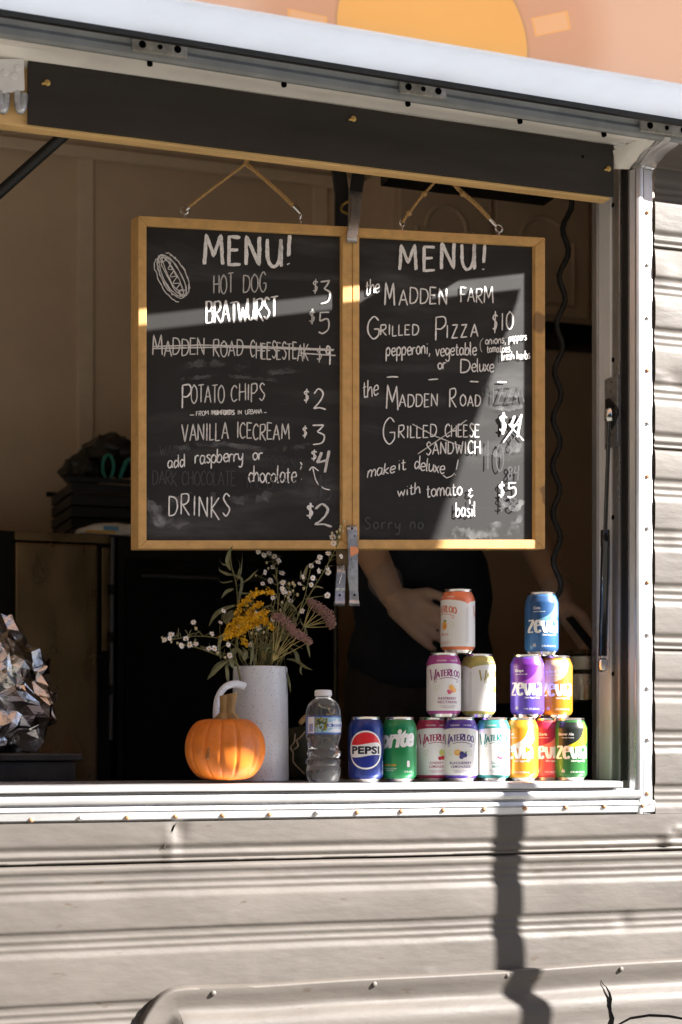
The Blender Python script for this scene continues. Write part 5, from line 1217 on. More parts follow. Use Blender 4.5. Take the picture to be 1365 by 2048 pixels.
def aster(label, main, heads, Y0, Y1, buds=(), extra=(), leaves=()):
    t = thing('aster_spray', label, 'flower', MOUTH, 'wildflowers in the speckled pitcher')
    ys = lambda i, n: Y0+(Y1-Y0)*i/max(1, n-1)
    path = [MOUTH+Vector((0, 0, -.10)), MOUTH+Vector((0, 0, .0))]+[Z(x, y, ys(i, len(main))) for i, (x, y) in enumerate(main)]
    o, c = stem_of(t, path, .0016)
    branches = list(c)
    for e in extra:
        _, c2 = stem_of(t, [Z(x, y, Y1+.01*math.sin(i)) for i, (x, y) in enumerate(e)], .0010, name='side_stem'); branches += c2
    def hook(q):
        b = min((p for p in branches if p.z < q.z+.01), key=lambda p: (p-q).length, default=branches[0])
        if (b-q).length > .004:
            mid = b.lerp(q, .55)+Vector((0, 0, .2*(q-b).length*.4)); mb = MB(); mb.tube(catmull([b, mid, q], 4), .0006, 5); mb.build('flower_stalk', stm, t, smooth=True)
    for (x, y) in heads:
        q = Z(x, y, Y1+fl.uniform(-.02, .012)); hook(q); daisy(t, q, fl.uniform(.0052, .0072))
    for (x, y) in buds:
        q = Z(x, y, Y1+fl.uniform(-.015, .015)); hook(q); budm(t, q, fl.uniform(.0022, .0032))
    for (pts, w) in leaves: leaf(t, [Z(x, y, Y1+.008*i) for i, (x, y) in enumerate(pts)], w, fl.choice((lf, lf2)))
    for k in range(14):      # small narrow leaves up the stem
        b = c[fl.randrange(len(c)//3, len(c))]; d = Vector((fl.uniform(-1, 1), fl.uniform(-.6, .4), fl.uniform(.1, 1))).normalized()*fl.uniform(.010, .022)
        leaf(t, [b, b+d*.5+Vector((0, 0, .002)), b+d], .0013, fl.choice((lf, lf2)))
    return t
aster('low aster spray of small white daisies reaching out left over the pumpkin', [(560, 870), (480, 830), (330, 772), (250, 752)], [(205,752),(260,745),(300,740),(235,706),(385,770),(420,770),(520,815),(510,745)], .13, .09, buds=[(180,735),(440,800),(490,828)], leaves=[([(520,840),(455,890),(375,972)], .0065)])
aster('second aster spray of white daisies left of the vase, its tip the farthest out', [(600, 860), (560, 760), (450, 705), (290, 690), (150, 712)], [(95,715),(140,680),(130,705),(405,675),(285,600),(460,600),(480,525)], .15, .12, buds=[(80,700),(140,728),(255,690),(300,640)], extra=[[(350,690),(300,640),(285,605)],[(460,705),(455,640),(460,605)]])
aster('upright aster spray of white daisies in the middle, ending just under the left board', [(740, 870), (810, 700), (832, 480), (825, 300), (800, 190)], [(705,142),(742,162),(775,150),(810,172),(840,198),(800,240),(750,275),(860,280),(735,348),(785,330)], .17, .22, buds=[(690,295),(760,212),(770,250),(700,138),(835,215)], extra=[[(825,420),(760,370),(735,350)],[(828,360),(770,330),(690,290)]])
aster('bushy aster spray of white and tan daisies right of the goldenrod', [(760, 880), (830, 700), (880, 520), (905, 380)], [(865,342),(862,380),(872,402),(905,410),(800,440),(915,460),(990,525),(800,582),(690,545),(585,615),(710,635),(655,745)], .16, .12, buds=[(930,345),(940,360),(900,440),(860,470),(960,420),(930,395),(850,520),(880,430),(905,350),(690,675),(740,665),(760,695),(660,670)], extra=[[(840,640),(920,560),(985,530)],[(860,560),(930,440),(935,350)],[(840,600),(790,520),(800,445)]])
aster('tall aster spray of white daisies leaning right across the foot of the boards', [(790, 880), (900, 680), (1040, 420), (1130, 270), (1215, 110)], [(1190,45),(1195,88),(1160,152),(1105,178),(1095,208),(1245,172),(1050,232),(1100,265),(1160,275),(1155,248),(1060,312),(995,305),(975,350),(1050,355),(1155,425)], .14, .085, buds=[(1230,45),(1216,12),(1185,20),(1255,8),(1235,0),(1262,-55),(1240,-20),(1000,380)], extra=[[(960,560),(1010,420),(1050,240),(1095,180)],[(1010,450),(1080,435),(1150,428)],[(1130,270),(1190,170),(1240,170)]], leaves=[([(1000,340),(1010,280),(1030,222)], .004), ([(980,320),(985,285),(982,258)], .003), ([(1050,372),(1090,368),(1130,378)], .003)])
# thin filler stems and grassy leaves between the heads
t = thing('grass_filler', 'tangle of thin olive stems and grassy leaves filling the middle of the bouquet', 'greenery', MOUTH, 'greenery in the speckled pitcher')
for k in range(34):
    q = Z(fl.uniform(560, 1000), fl.uniform(400, 720), fl.uniform(.10, .21)); b0 = MOUTH+Vector((fl.uniform(-.025, .025), fl.uniform(-.025, .025), 0))
    o, c = stem_of(t, [b0, b0.lerp(q, .5)+Vector((fl.uniform(-.012, .012), 0, .006)), q], fl.uniform(.0007, .0012), fl.choice((stm, stm, strw)))
    for j in range(3):
        b1 = c[fl.randrange(6, len(c))]; d1 = Vector((fl.uniform(-1, 1), fl.uniform(-.8, .3), fl.uniform(-.4, .9))).normalized()*fl.uniform(.014, .036)
        leaf(t, [b1, b1+d1*.5+Vector((0, 0, .004)), b1+d1+Vector((0, 0, -.004))], fl.uniform(.0014, .0030), fl.choice((lf, lf2)))
# goldenrod: arching plumes of tiny yellow florets
t = thing('goldenrod_plume', 'fluffy golden yellow goldenrod plume at the centre of the bouquet', 'flower', MOUTH, 'wildflowers in the speckled pitcher')
o, c = stem_of(t, [MOUTH+Vector((-.01, 0, -.1)), MOUTH+Vector((-.012, 0, 0)), Z(570, 760, .12), Z(600, 640, .11), Z(640, 540, .11), Z(660, 460, .115)], .002)
plumes = [[(630,468),(660,430),(700,412),(760,408),(806,414)], [(572,560),(592,500),(620,468),(640,462)], [(482,712),(530,676),(560,650),(640,600),(700,560)], [(590,600),(650,540),(700,492),(722,486)], [(650,640),(700,612),(740,600),(800,640)], [(590,612),(640,580),(690,560),(765,536)], [(510,655),(560,600),(610,580)], [(600,640),(660,600),(720,560),(760,590)], [(560,690),(600,660),(650,630)], [(600,710),(612,740),(628,750)]]
for i, pl in enumerate(plumes):
    cv = catmull([Z(x, y, .10+.012*math.sin(i*2.1)) for x, y in pl], 8); mb = MB(); n = 170 if i < 9 else 40
    _ = stem_of(t, [c[-6-(i % 5)*2]]+cv[::8], .0007, name='side_stem')
    for k in range(n):
        u = fl.random(); p = cv[min(len(cv)-1, int(u*len(cv)))]+Vector((fl.gauss(0, .0030), fl.gauss(0, .0035), fl.gauss(.0015, .0030)))*(1.15-.5*u)
        nrm = Vector((fl.uniform(-1, 1), fl.uniform(-1, .2), fl.uniform(-.2, 1))).normalized(); a = nrm.orthogonal().normalized(); b = nrm.cross(a); r = fl.uniform(.0018, .0034)
        for q in range(5):
            d = a*math.cos(q*1.257)+b*math.sin(q*1.257); s = nrm.cross(d)*r*.36
            mb.add([p, p+d*r*.7+s+nrm*r*.2, p+d*r+nrm*r*.5, p+d*r*.7-s+nrm*r*.2], [(0, 1, 2, 3)])
    mb.build('floret_cluster', gold, t)
# sedum heads: flat domes of dusty pink buds on fanned stalks
def sedum(label, axis, thick, foot, Y, stalks):
    t = thing('sedum_head', label, 'flower', MOUTH, 'wildflowers in the speckled pitcher')
    cv = catmull([Z(x, y, Y) for x, y in axis], 10); foot_p = Z(*foot, Y+.01)
    stem_of(t, [MOUTH+Vector((.012, 0, -.1)), MOUTH+Vector((.014, 0, 0)), foot_p], .0022, strw)
    dn = (foot_p-cv[len(cv)//2]).normalized()
    for k in range(stalks):
        q = cv[int((k+.5)/stalks*len(cv))]+Vector((fl.uniform(-.003, .003), fl.uniform(-.008, .008), 0)); mid = foot_p.lerp(q, .55)+(q-foot_p).cross(Vector((0, 1, 0))).normalized()*fl.uniform(-.003, .003)
        stem_of(t, [foot_p, mid, q+dn*.003], .0010, strw, 'stalk')
    mb = MB(); side = Vector((0, 1, 0))
    for k in range(900):
        u = fl.random(); p = cv[min(len(cv)-1, int(u*len(cv)))]; e = math.sin(math.pi*(u*.86+.07))**.5
        p = p+side*fl.uniform(-.020, .020)*e+dn*fl.uniform(-.3, .75)*thick*e+Vector((fl.gauss(0, .0012), 0, fl.gauss(0, .0012)))
        r = fl.uniform(.0011, .0020)
        mb.add([p+Vector(q)*r for q in ((1,0,0),(-1,0,0),(0,1,0),(0,-1,0),(0,0,1),(0,0,-1))], [(0,2,4),(2,1,4),(1,3,4),(3,0,4),(2,0,5),(1,2,5),(3,1,5),(0,3,5)])
    mb.build('flower_head', rose, t)
    return t
sedum('dusty pink sedum head on fanned pale stalks, lower of the two', [(808, 550), (850, 566), (900, 610), (950, 660), (1000, 690), (1048, 728)], .013, (800, 850), .105, 9)
sedum('dusty pink sedum head bent over at the right, beside the metal clips', [(1040, 452), (1075, 478), (1120, 510), (1160, 550), (1180, 590), (1188, 632)], .013, (1000, 632), .12, 8)
mb = MB()
# leafy willow-like stems
def leafy(label, path, leaves, Y):
    t = thing('leafy_stem', label, 'leafy stem', MOUTH, 'greenery in the speckled pitcher')
    stem_of(t, [MOUTH+Vector((-.02, 0, -.1))]+[Z(x, y, Y) for x, y in path], .0022)
    for pts, w in leaves: leaf(t, [Z(x, y, Y+.006*fl.uniform(-1, 1)-.004*i) for i, (x, y) in enumerate(pts)], w, fl.choice((lf, lf2, lf)))
    return t
leafy('tall leafy stem with curling narrow leaves, rising left of the goldenrod to the board', [(560, 880), (565, 700), (572, 480), (560, 340), (530, 230), (522, 130)],
      [([(556,488),(470,520),(420,560),(384,626)], .0055), ([(545,292),(500,285),(455,262),(450,235)], .004), ([(540,330),(500,340),(460,338),(440,302)], .0025), ([(560,340),(590,280),(600,200),(604,140)], .0035), ([(525,262),(505,210),(515,150),(540,100)], .005), ([(570,365),(640,320),(680,280),(706,256)], .0022), ([(548,382),(500,400),(465,444)], .004), ([(575,480),(600,330),(560,300),(545,260)], .006), ([(530,225),(480,225),(456,200),(452,180)], .003), ([(560,400),(590,410),(640,412),(690,405)], .0022), ([(575,520),(530,560),(510,590),(520,620)], .006), ([(545,520),(490,560),(500,600),(545,612)], .0055), ([(565,180),(585,220),(580,270),(565,300)], .003)], .175)
leafy('short leafy stem drooping over the left of the vase rim', [(570, 880), (540, 820), (520, 760)],
      [([(525,690),(470,690),(450,760),(462,842)], .0055), ([(520,840),(450,880),(410,930),(374,972)], .007), ([(540,850),(505,880),(505,940),(515,1010)], .008), ([(575,770),(540,800),(535,860),(548,900)], .0105), ([(555,760),(590,790),(620,820),(650,830)], .004), ([(600,760),(625,790),(620,830),(612,850)], .006), ([(655,680),(670,740),(665,820),(655,880)], .006)], .115)
leafy('leafy stem arching over the right of the vase rim', [(840, 890), (870, 830), (900, 770)],
      [([(875,830),(885,900),(905,980),(916,1058)], .0075), ([(890,838),(950,850),(1010,890),(1060,912)], .0035), ([(905,760),(950,800),(965,850),(990,870)], .006), ([(960,840),(985,870),(980,920),(994,944)], .0028), ([(1000,620),(1015,700),(1030,770),(1042,830)], .0045), ([(860,700),(930,740),(970,760),(1000,775)], .003), ([(800,660),(830,690),(850,720)], .003), ([(730,650),(780,690),(810,730)], .003), ([(700,780),(760,760),(800,740)], .003), ([(975,560),(985,600),(1010,640),(1025,680)], .004)], .13)
# ------------------------------------------------------------------ inside the trailer
# wall cabinets with arched doors, behind the right board
cx0, cx1 = P(792, 500, 1.25).x, P(1330, 500, 1.25).x; cz0, cz1 = P(1100, 640, 1.25).z, Z_CEIL-.04
t = thing('wall_cabinet', 'brown wall cabinet with arched panel doors, high behind the right board', 'cabinet', ((cx0+cx1)/2, 1.4, cz0))
mb = MB(); mb.box((cx0, 1.27, cz0), (cx1, Y_BACK-.012, cz1)); mb.build('carcass', M['cab'], t, bevel=.003)
xm = P(988, 500, 1.25).x
for (a, b) in ((cx0+.012, xm-.006), (xm+.006, xm+.006+(xm-cx0)), (xm+.018+(xm-cx0), cx1-.01)):
    mb = MB(); mb.box((a, 1.25, cz0+.012), (b, 1.269, cz1-.01)); d = mb.build('door', M['cab'], t, bevel=.004)
    w_ = b-a; c_ = (a+b)/2; zt_ = P(1060, 432, 1.25).z; zs_ = P(1060, 478, 1.25).z; zb_ = P(1060, 604, 1.25).z
    arch = [(a+.05, zb_), (a+.05, zs_), (a+.075, zs_)]+[(c_+(w_/2-.075)*math.cos(R(q)), zs_+(zt_-zs_)*math.sin(R(q))) for q in range(180, -1, -15)]+[(b-.075, zs_), (b-.05, zs_), (b-.05, zb_), (a+.05, zb_)]
    mb = MB(); mb.tube([(x, 1.249, z) for x, z in arch], .006, 8); mb.build('door_moulding', M['cab'], d, smooth=True)
mb = MB(); mb.box((cx0+.05, 1.26, cz0-.03), (cx1-.1, 1.45, cz0-.001)); mb.build('under_rail', M['blackgl'], t)
mb = MB(); a = P(1155, 655, 1.3); mb.box((a.x-.03, 1.27, a.z-.055), (a.x+.05, 1.36, cz0-.031)); mb.build('light_fitting', M['blackgl'], t, bevel=.004)
# dark trunking under the ceiling, behind the fascia
mb = MB(); a, b = P(772, 352, .4), P(1100, 380, .4); mb.box((a.x, .38, a.z-.012), (b.x, .43, a.z+.02))
o = mb.build('wiring_trunk', M['black'], base=(a.x, .4, a.z)); tag(o, 'flat black wiring trunk under the ceiling just behind the header board', 'trunking')
# black fridge on the left with a brass-toned reflecting door, and a taller dark oven block beside it
zf = P(100, 1062, 1.0).z
brassy = mat('smoky_steel_door', (.26,.18,.09), .30, .9, var=.35, vscale=5, rvar=.08, stretch=(1,1,.4))
x0, x1 = P(-160, 1200, 1.0).x, P(226, 1200, 1.0).x
t = thing('refrigerator', 'black refrigerator with a smoky reflective door panel, behind the foil', 'refrigerator', ((x0+x1)/2, 1.2, Z_FL))
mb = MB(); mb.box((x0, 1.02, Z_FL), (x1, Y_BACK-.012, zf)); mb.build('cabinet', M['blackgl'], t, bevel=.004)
da, db = P(30, 1200, 1.0).x, P(196, 1200, 1.0).x
mb = MB(); mb.box((da, .995, Z_FL+.12), (db, 1.019, zf-.028)); mb.build('door', brassy, t, bevel=.006)
mb = MB(); mb.box((da, .998, zf-.024), (db+.03, 1.019, zf-.004)); mb.build('top_trim', brassy, t, bevel=.002)
mb = MB(); mb.box((P(203, 1, 1).x, .995, P(1, 1300, 1).z), (P(222, 1, 1).x, 1.019, zf-.034)); mb.build('side_panel', brassy, t, bevel=.003)
mb = MB(); mb.tube([P(226, 1075, .985), P(222, 1480, .985)], .006, 10); mb.build('hinge_rod', mat('dull_rod', (.10,.10,.10), .35, .8), t, smooth=True)
for y in (1180, 1275, 1380): mb = MB(); mb.lathe([(.0,-.012),(.009,-.012),(.009,.012),(0,.012)], P(224, y, .985), 12); mb.build('hinge_knuckle', M['blackgl'], t, smooth=True)
x2 = P(690, 1200, 1.0).x
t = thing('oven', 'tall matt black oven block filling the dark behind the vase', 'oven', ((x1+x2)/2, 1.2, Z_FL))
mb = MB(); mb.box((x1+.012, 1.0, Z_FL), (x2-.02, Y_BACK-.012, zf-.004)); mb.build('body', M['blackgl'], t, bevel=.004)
for k in range(2):
    xa_ = x1+.03+(x2-x1-.05)*k/2; xb2 = x1+.02+(x2-x1-.05)*(k+1)/2
    mb = MB(); mb.box((xa_, .985, Z_FL+.18), (xb2-.012, .999, zf-.06)); dd = mb.build('door', mat('oven_glass', (.006,.005,.005), .3, 0, spec=.15), t, bevel=.003)
    mb = MB(); mb.tube([(xa_+.03, .965, zf-.10), (xb2-.04, .965, zf-.10)], .006, 10); mb.build('handle', mat('dark_handle', (.03,.03,.03), .4, .3), dd, smooth=True)
mb = MB(); mb.tube([P(672, 1195, .95), P(672, 1500, .95)], .0055, 10)
o = mb.build('upright_pole', mat('tarnished_pole', (.14,.12,.10), .4, .8), smooth=True, base=P(672, 1500, .95)); tag(o, 'thin tarnished upright pole seen between the flowers and the person', 'pole')
# crate with bags on the fridge, a flat white packet in front
zt_ = zf+.0005
cxa, cxb = P(140, 1000, 1.22).x, P(330, 1000, 1.22).x; zc = P(200, 966, 1.2).z
t = thing('crate', 'black plastic crate on the refrigerator with a dark bag bulging out', 'crate', ((cxa+cxb)/2, 1.3, zt_))
mb = MB(); th = .008
for (a, b) in (((cxa, 1.20), (cxb, 1.20+th)), ((cxa, 1.46), (cxb, 1.46+th)), ((cxa, 1.20+th), (cxa+th, 1.46)), ((cxb-th, 1.20+th), (cxb, 1.46))):
    for k in range(5): z0 = zt_+.004+(zc-zt_)*k/5; mb.box((a[0], a[1], z0), (b[0], b[1], z0+(zc-zt_)/5*.8))
mb.box((cxa, 1.2, zt_), (cxb, 1.468, zt_+.004)); mb.box((cxa-.012, 1.192, zc), (cxb+.012, 1.2-.001, zc+.012)); mb.box((cxa-.012, 1.469, zc), (cxb+.012, 1.478, zc+.012))
mb.build('basket', M['black'], t)
bagm = mat('crinkled_bag', (.022,.020,.015), .32, 0, bump=.8, bscale=30)
def lump(center, rx, ry, rz, name, matl, seed, amp=.25, lab=None, cat=None, n=(16, 26), facet=False, freq=2.2):
    mb = MB(); nL, nA = n
    for i in range(nL+1):
        ph = math.pi*i/nL
        for j in range(nA):
            a = 2*math.pi*j/nA; d = Vector((math.sin(ph)*math.cos(a), math.sin(ph)*math.sin(a), -math.cos(ph)))
            k = 1+amp*noise.noise(d*freq+Vector((seed, 0, 0)))+amp*.5*noise.noise(d*freq*2.6+Vector((0, seed, 0)))
            mb.v.append(center+Vector((d.x*rx*k, d.y*ry*k, d.z*rz*k)))
    mb.f = [[i*nA+j, i*nA+(j+1)%nA, (i+1)*nA+(j+1)%nA, (i+1)*nA+j] for i in range(nL) for j in range(nA)]; mb.m = [0]*len(mb.f)
    return mb
bc1 = P(190, 925, 1.3); bc1.z = zc+.035
t2 = thing('bag', 'crinkled dark bag with a teal tie sitting in the black crate', 'bag', bc1-Vector((0, 0, .05)))
m1 = lump(P(222, 915, 1.32), .085, .08, .055, '', None, 3.3, .35); m2 = lump(P(165, 945, 1.30), .05, .06, .045, '', None, 8.1, .3)
m1.build('sack', bagm, t2, smooth=True); m2.build('side_bulge', bagm, t2, smooth=True)
teal = mat('teal_ribbon', (.02,.20,.16), .5)
mb = MB(); mb.tube(catmull([P(x, y, 1.215) for x, y in ((216, 965), (206, 940), (210, 915), (222, 912), (228, 935), (220, 962))], 6), .0045, 8); mb.tube(catmull([P(x, y, 1.215) for x, y in ((238, 966), (246, 940), (258, 920), (280, 925), (300, 935))], 6), .0055, 8); mb.build('tie', teal, t2, smooth=True)
pk = P(205, 1030, 1.08); pk.z = zt_
t = thing('packet', 'white plastic packet with a blue and yellow stripe lying on the refrigerator', 'packet', pk)
pxa, pxb = P(150, 1, 1.08).x, P(330, 1, 1.08).x
mb = MB(); nx, ny = 24, 12
for j in range(ny+1):
    for i in range(nx+1):
        u, v = i/nx, j/ny; h = .035*(math.sin(math.pi*u)**.35)*(math.sin(math.pi*(.12+.88*v))**.4)+.005*noise.noise((u*6, v*4, 2))
        mb.v.append(Vector((pxa+(pxb-pxa)*u, 1.03+.13*v, zt_+max(.001, h))))
mb.f = [[j*(nx+1)+i, j*(nx+1)+i+1, (j+1)*(nx+1)+i+1, (j+1)*(nx+1)+i] for j in range(ny) for i in range(nx)]
mb.f.append(list(range(nx, -1, -1))); mb.m = [0]*len(mb.f)
# front wall of the packet
k = len(mb.v); mb.v += [Vector((mb.v[i].x, 1.028, zt_+.0005)) for i in range(nx+1)]; mb.f[-1] = [k+i for i in range(nx+1)]+[i for i in range(nx, -1, -1)]
mb.build('wrapper', mat('white_film', (.62,.60,.56), .35, 0, var=.1), t, smooth=True, autos=60)
mb = MB(); a, b = P(172, 1046, 1.026), P(232, 1040, 1.026); mb.box((a.x, 1.0255, zt_+.003), (b.x, 1.0275, zt_+.009)); mb.build('yellow_stripe', mat('packet_yellow', (.62,.36,.05), .5), t)
mb = MB(); a, b = P(208, 1038, 1.024), P(238, 1038, 1.024); mb.box((a.x, 1.0235, zt_+.010), (b.x, 1.0255, zt_+.020)); mb.build('blue_stripe', mat('packet_blue', (.10,.26,.40), .5), t)
# foil heap on a dark tray at the left of the counter
tr0, tr1 = P(-120, 1520, .40).x, P(150, 1520, .40).x; zt0_ = P(60, 1507, .32).z
mb = MB(); mb.box((tr0, .32, zt0_-.014), (tr1, .62, zt0_)); mb.box((tr0+.01, .33, Z_SILL-.06), (tr1-.012, .61, zt0_-.0145))
o = mb.build('counter_block', mat('dark_steel', (.05,.048,.045), .4, .6, var=.3), base=((tr0+tr1)/2, .47, Z_SILL-.06), bevel=.003); tag(o, 'low dark steel block under the crumpled foil, just inside the window', 'steel block')
foil = mat('aluminium_foil', (.66,.64,.62), .20, 1.0, rvar=.08, bump=1.0, bscale=55)
fc = P(22, 1400, .44)
mb = MB(); rf = random.Random(9); nL, nA = 22, 34
c0 = Vector((P(10, 1400, .46).x, .46, zt0_+.112)); bm = bmesh.new()
for k in range(210):
    dn = Vector((rf.gauss(0, 1), rf.gauss(0, 1), rf.gauss(0, 1))).normalized(); bm.verts.new(dn)
bmesh.ops.convex_hull(bm, input=bm.verts[:])
bmesh.ops.subdivide_edges(bm, edges=bm.edges[:], cuts=1, use_grid_fill=True); bmesh.ops.triangulate(bm, faces=bm.faces[:])
for v in bm.verts:
    dn = v.co.normalized(); L = v.co.length
    r = (1+.30*noise.noise(dn*2.1+Vector((4, 0, 0)))-.28*abs(noise.noise(dn*3.9+Vector((1, 1, 7))))+.10*noise.noise(dn*9)+rf.uniform(-.035, .035))*L**.4
    q_ = c0+Vector((dn.x*.100*r, dn.y*.082*r, dn.z*.118*r+.05*max(0, dn.z)**8))
    q_.z = max(q_.z, zt0_+.0008+.001*rf.random()); v.co = q_
bm.verts.index_update(); fmain = MB(); fmain.add([v.co.copy() for v in bm.verts], [[v.index for v in fc_.verts] for fc_ in bm.faces]); bm.free()
o = fmain.build('crumpled_foil', foil, base=(fc.x, .46, zt0_))
tag(o, 'crumpled silver foil heap at the far left of the counter', 'foil')
# steel pans at the lower right, a strap and a handle in front of them
for i, (y0, y1, xo, lab) in enumerate(((1312, 1345, 0, 'shallow steel pan with a dark lid, upper of the stack by the right jamb'), (1347, 1405, .004, 'deep steel pan, lower in the stack by the right jamb'))):
    c = P(1176, y1, .42); z0, z1 = P(1176, y1, .42).z, P(1176, y0, .42).z; c.z = z0
    mb = MB(); mb.lathe([(0, 0), (.068+xo, 0), (.072+xo, .004), (.074+xo, z1-z0-.004), (.079+xo, z1-z0), (.076+xo, z1-z0+.001), (.070, z1-z0-.006)]+([(0, z1-z0-.008)] if i else [(.05, z1-z0+.012), (0, z1-z0+.014)]), c, 40)
    o = mb.build('steel_pan', mat('pan_steel', (.42,.38,.32), .25, 1.0, rvar=.1), base=c, smooth=True); tag(o, lab, 'pan', 'steel pans behind the cans')
c = P(1176, 1405, .42)
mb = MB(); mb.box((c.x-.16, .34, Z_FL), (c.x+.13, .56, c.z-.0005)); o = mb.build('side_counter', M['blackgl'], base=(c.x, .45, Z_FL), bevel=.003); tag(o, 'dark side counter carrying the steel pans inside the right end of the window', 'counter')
mb = MB(); mb.hexa([P(x, y, .33) for x, y in ((1130, 1236), (1146, 1232), (1196, 1292), (1180, 1300))], [P(x, y, .345) for x, y in ((1130, 1236), (1146, 1232), (1196, 1292), (1180, 1300))])
o = mb.build('tongs', M['black'], base=P(1160, 1270, .34), bevel=.003); tag(o, 'black utensil handle held low at the right, behind the blue can', 'utensil')
# wavy power cable beside the right jamb
pts = []; N_ = 60
for i in range(N_+1):
    u = i/N_; y = 392+(1182-392)*u; x = 1138-22*u-12*math.sin(u*3.1)+7.5*math.sin((y-392)/95*2*math.pi+.4)
    pts.append(P(x, y, .165+.004*math.sin(u*20)))
pts = [P(1140, 340, .17)]+pts+[P(1098, 1215, .17), P(1085, 1260, .2)]
mb = MB(); mb.tube(pts, .0058, 10); o = mb.build('power_cable', M['black'], smooth=True, base=pts[-1]); tag(o, 'thick black wavy power cable hanging beside the right jamb', 'cable')

# ------------------------------------------------------------------ the person at work behind the boards
YP = .62
pp = P(852, 1490, YP); PX = pp.x
skin = mat('skin', (.62,.38,.24), .5, 0, var=.08, vscale=30, sss=.1, bump=.1, bscale=300)
shirt = mat('navy_shirt', (.010,.012,.020), .85, 0, var=.3, vscale=60, bump=.2, bscale=200)
trou = mat('brown_trousers', (.030,.022,.016), .85, 0, var=.3, vscale=60)
t = thing('person', 'person in a navy shirt and clear gloves working behind the boards', 'person', (PX, YP, Z_FL))
hz = lambda h: Z_FL+h
def W(px, py, Y): return P(px, py, Y)
def limb(mb, pts, rs, n=14, flat=1.0): 
    cv = []; rr = []
    for i in range(len(pts)-1):
        for k in range(5): u = k/5; cv.append(Vector(pts[i]).lerp(Vector(pts[i+1]), u)); rr.append(rs[i]+(rs[i+1]-rs[i])*u)
    cv.append(Vector(pts[-1])); rr.append(rs[-1]); mb.tube(cv, rr, n, flat=flat)
    for p, r in ((cv[0], rr[0]), (cv[-1], rr[-1])): ball(mb, p, r*.98)
def ball(mb, c, r, sx=1, sy=1, sz=1, n=12):
    mb.lathe([(math.sin(math.pi*k/8)*1.0, -math.cos(math.pi*k/8)) for k in range(9)], (0,0,0), n)
    k = 9*n
    for v in mb.v[-k:]: v.x, v.y, v.z = c[0]+v.x*r*sx, c[1]+v.y*r*sy, c[2]+v.z*r*sz
def solid(mb, name, matl, vox, smooth=3):
    o = mb.build(name, matl, t, smooth=True)
    r = o.modifiers.new('remesh', 'REMESH'); r.mode = 'VOXEL'; r.voxel_size = vox; r.use_smooth_shade = True
    s = o.modifiers.new('smooth', 'SMOOTH'); s.factor = .5; s.iterations = smooth
    return o
# joints: right arm is the one on the picture's left
shL, shR = Vector((PX-.175, YP+.04, hz(1.43))), Vector((PX+.175, YP+.04, hz(1.43)))
elL, wrL = W(726, 1085, YP+.02), W(787, 1196, YP-.13)
elR, wrR = W(1062, 1090, YP+.02), W(1128, 1215, YP-.16)
elL.z += .02; elR.z += .03
body = MB()
ball(body, (PX, YP+.03, hz(1.28)), .155, 1.05, .72, 1.25, 20); ball(body, (PX, YP+.02, hz(1.05)), .15, 1.0, .74, 1.3, 20); ball(body, (PX, YP+.03, hz(.90)), .155, 1.0, .76, .9, 20)
limb(body, [(PX, YP+.03, hz(1.42)), (PX, YP+.02, hz(1.53))], [.062, .054])
limb(body, [shL+Vector((.05, 0, .02)), shL], [.07, .062]); limb(body, [shR-Vector((.05, 0, -.02)), shR], [.07, .062])
for s in (-1, 1):
    limb(body, [(PX+s*.085, YP+.03, hz(.86)), (PX+s*.095, YP+.01, hz(.48)), (PX+s*.10, YP+.03, hz(.09))], [.083, .056, .038]); 
    ball(body, (PX+s*.105, YP-.05, hz(.035)), .045, .95, 2.6, .75)
for sh, el, wr in ((shL, elL, wrL), (shR, elR, wrR)): limb(body, [sh, el, wr], [.054, .043, .027])
# head, turned down to the work
hc = Vector((PX, YP-.01, hz(1.655)))
ball(body, hc, .078, 1.0, 1.22, 1.42, 20); ball(body, hc+Vector((0, -.045, -.065)), .05, 1.0, .95, .9)
ball(body, hc+Vector((0, -.098, -.012)), .016, .8, 1.2, 1.4); ball(body, hc+Vector((0, -.092, .012)), .012, .7, 1, 2.0)
ball(body, hc+Vector((0, -.088, -.052)), .02, 1.3, .6, .35)
for s in (-1, 1): ball(body, hc+Vector((s*.079, .008, -.005)), .024, .35, .8, 1.3)
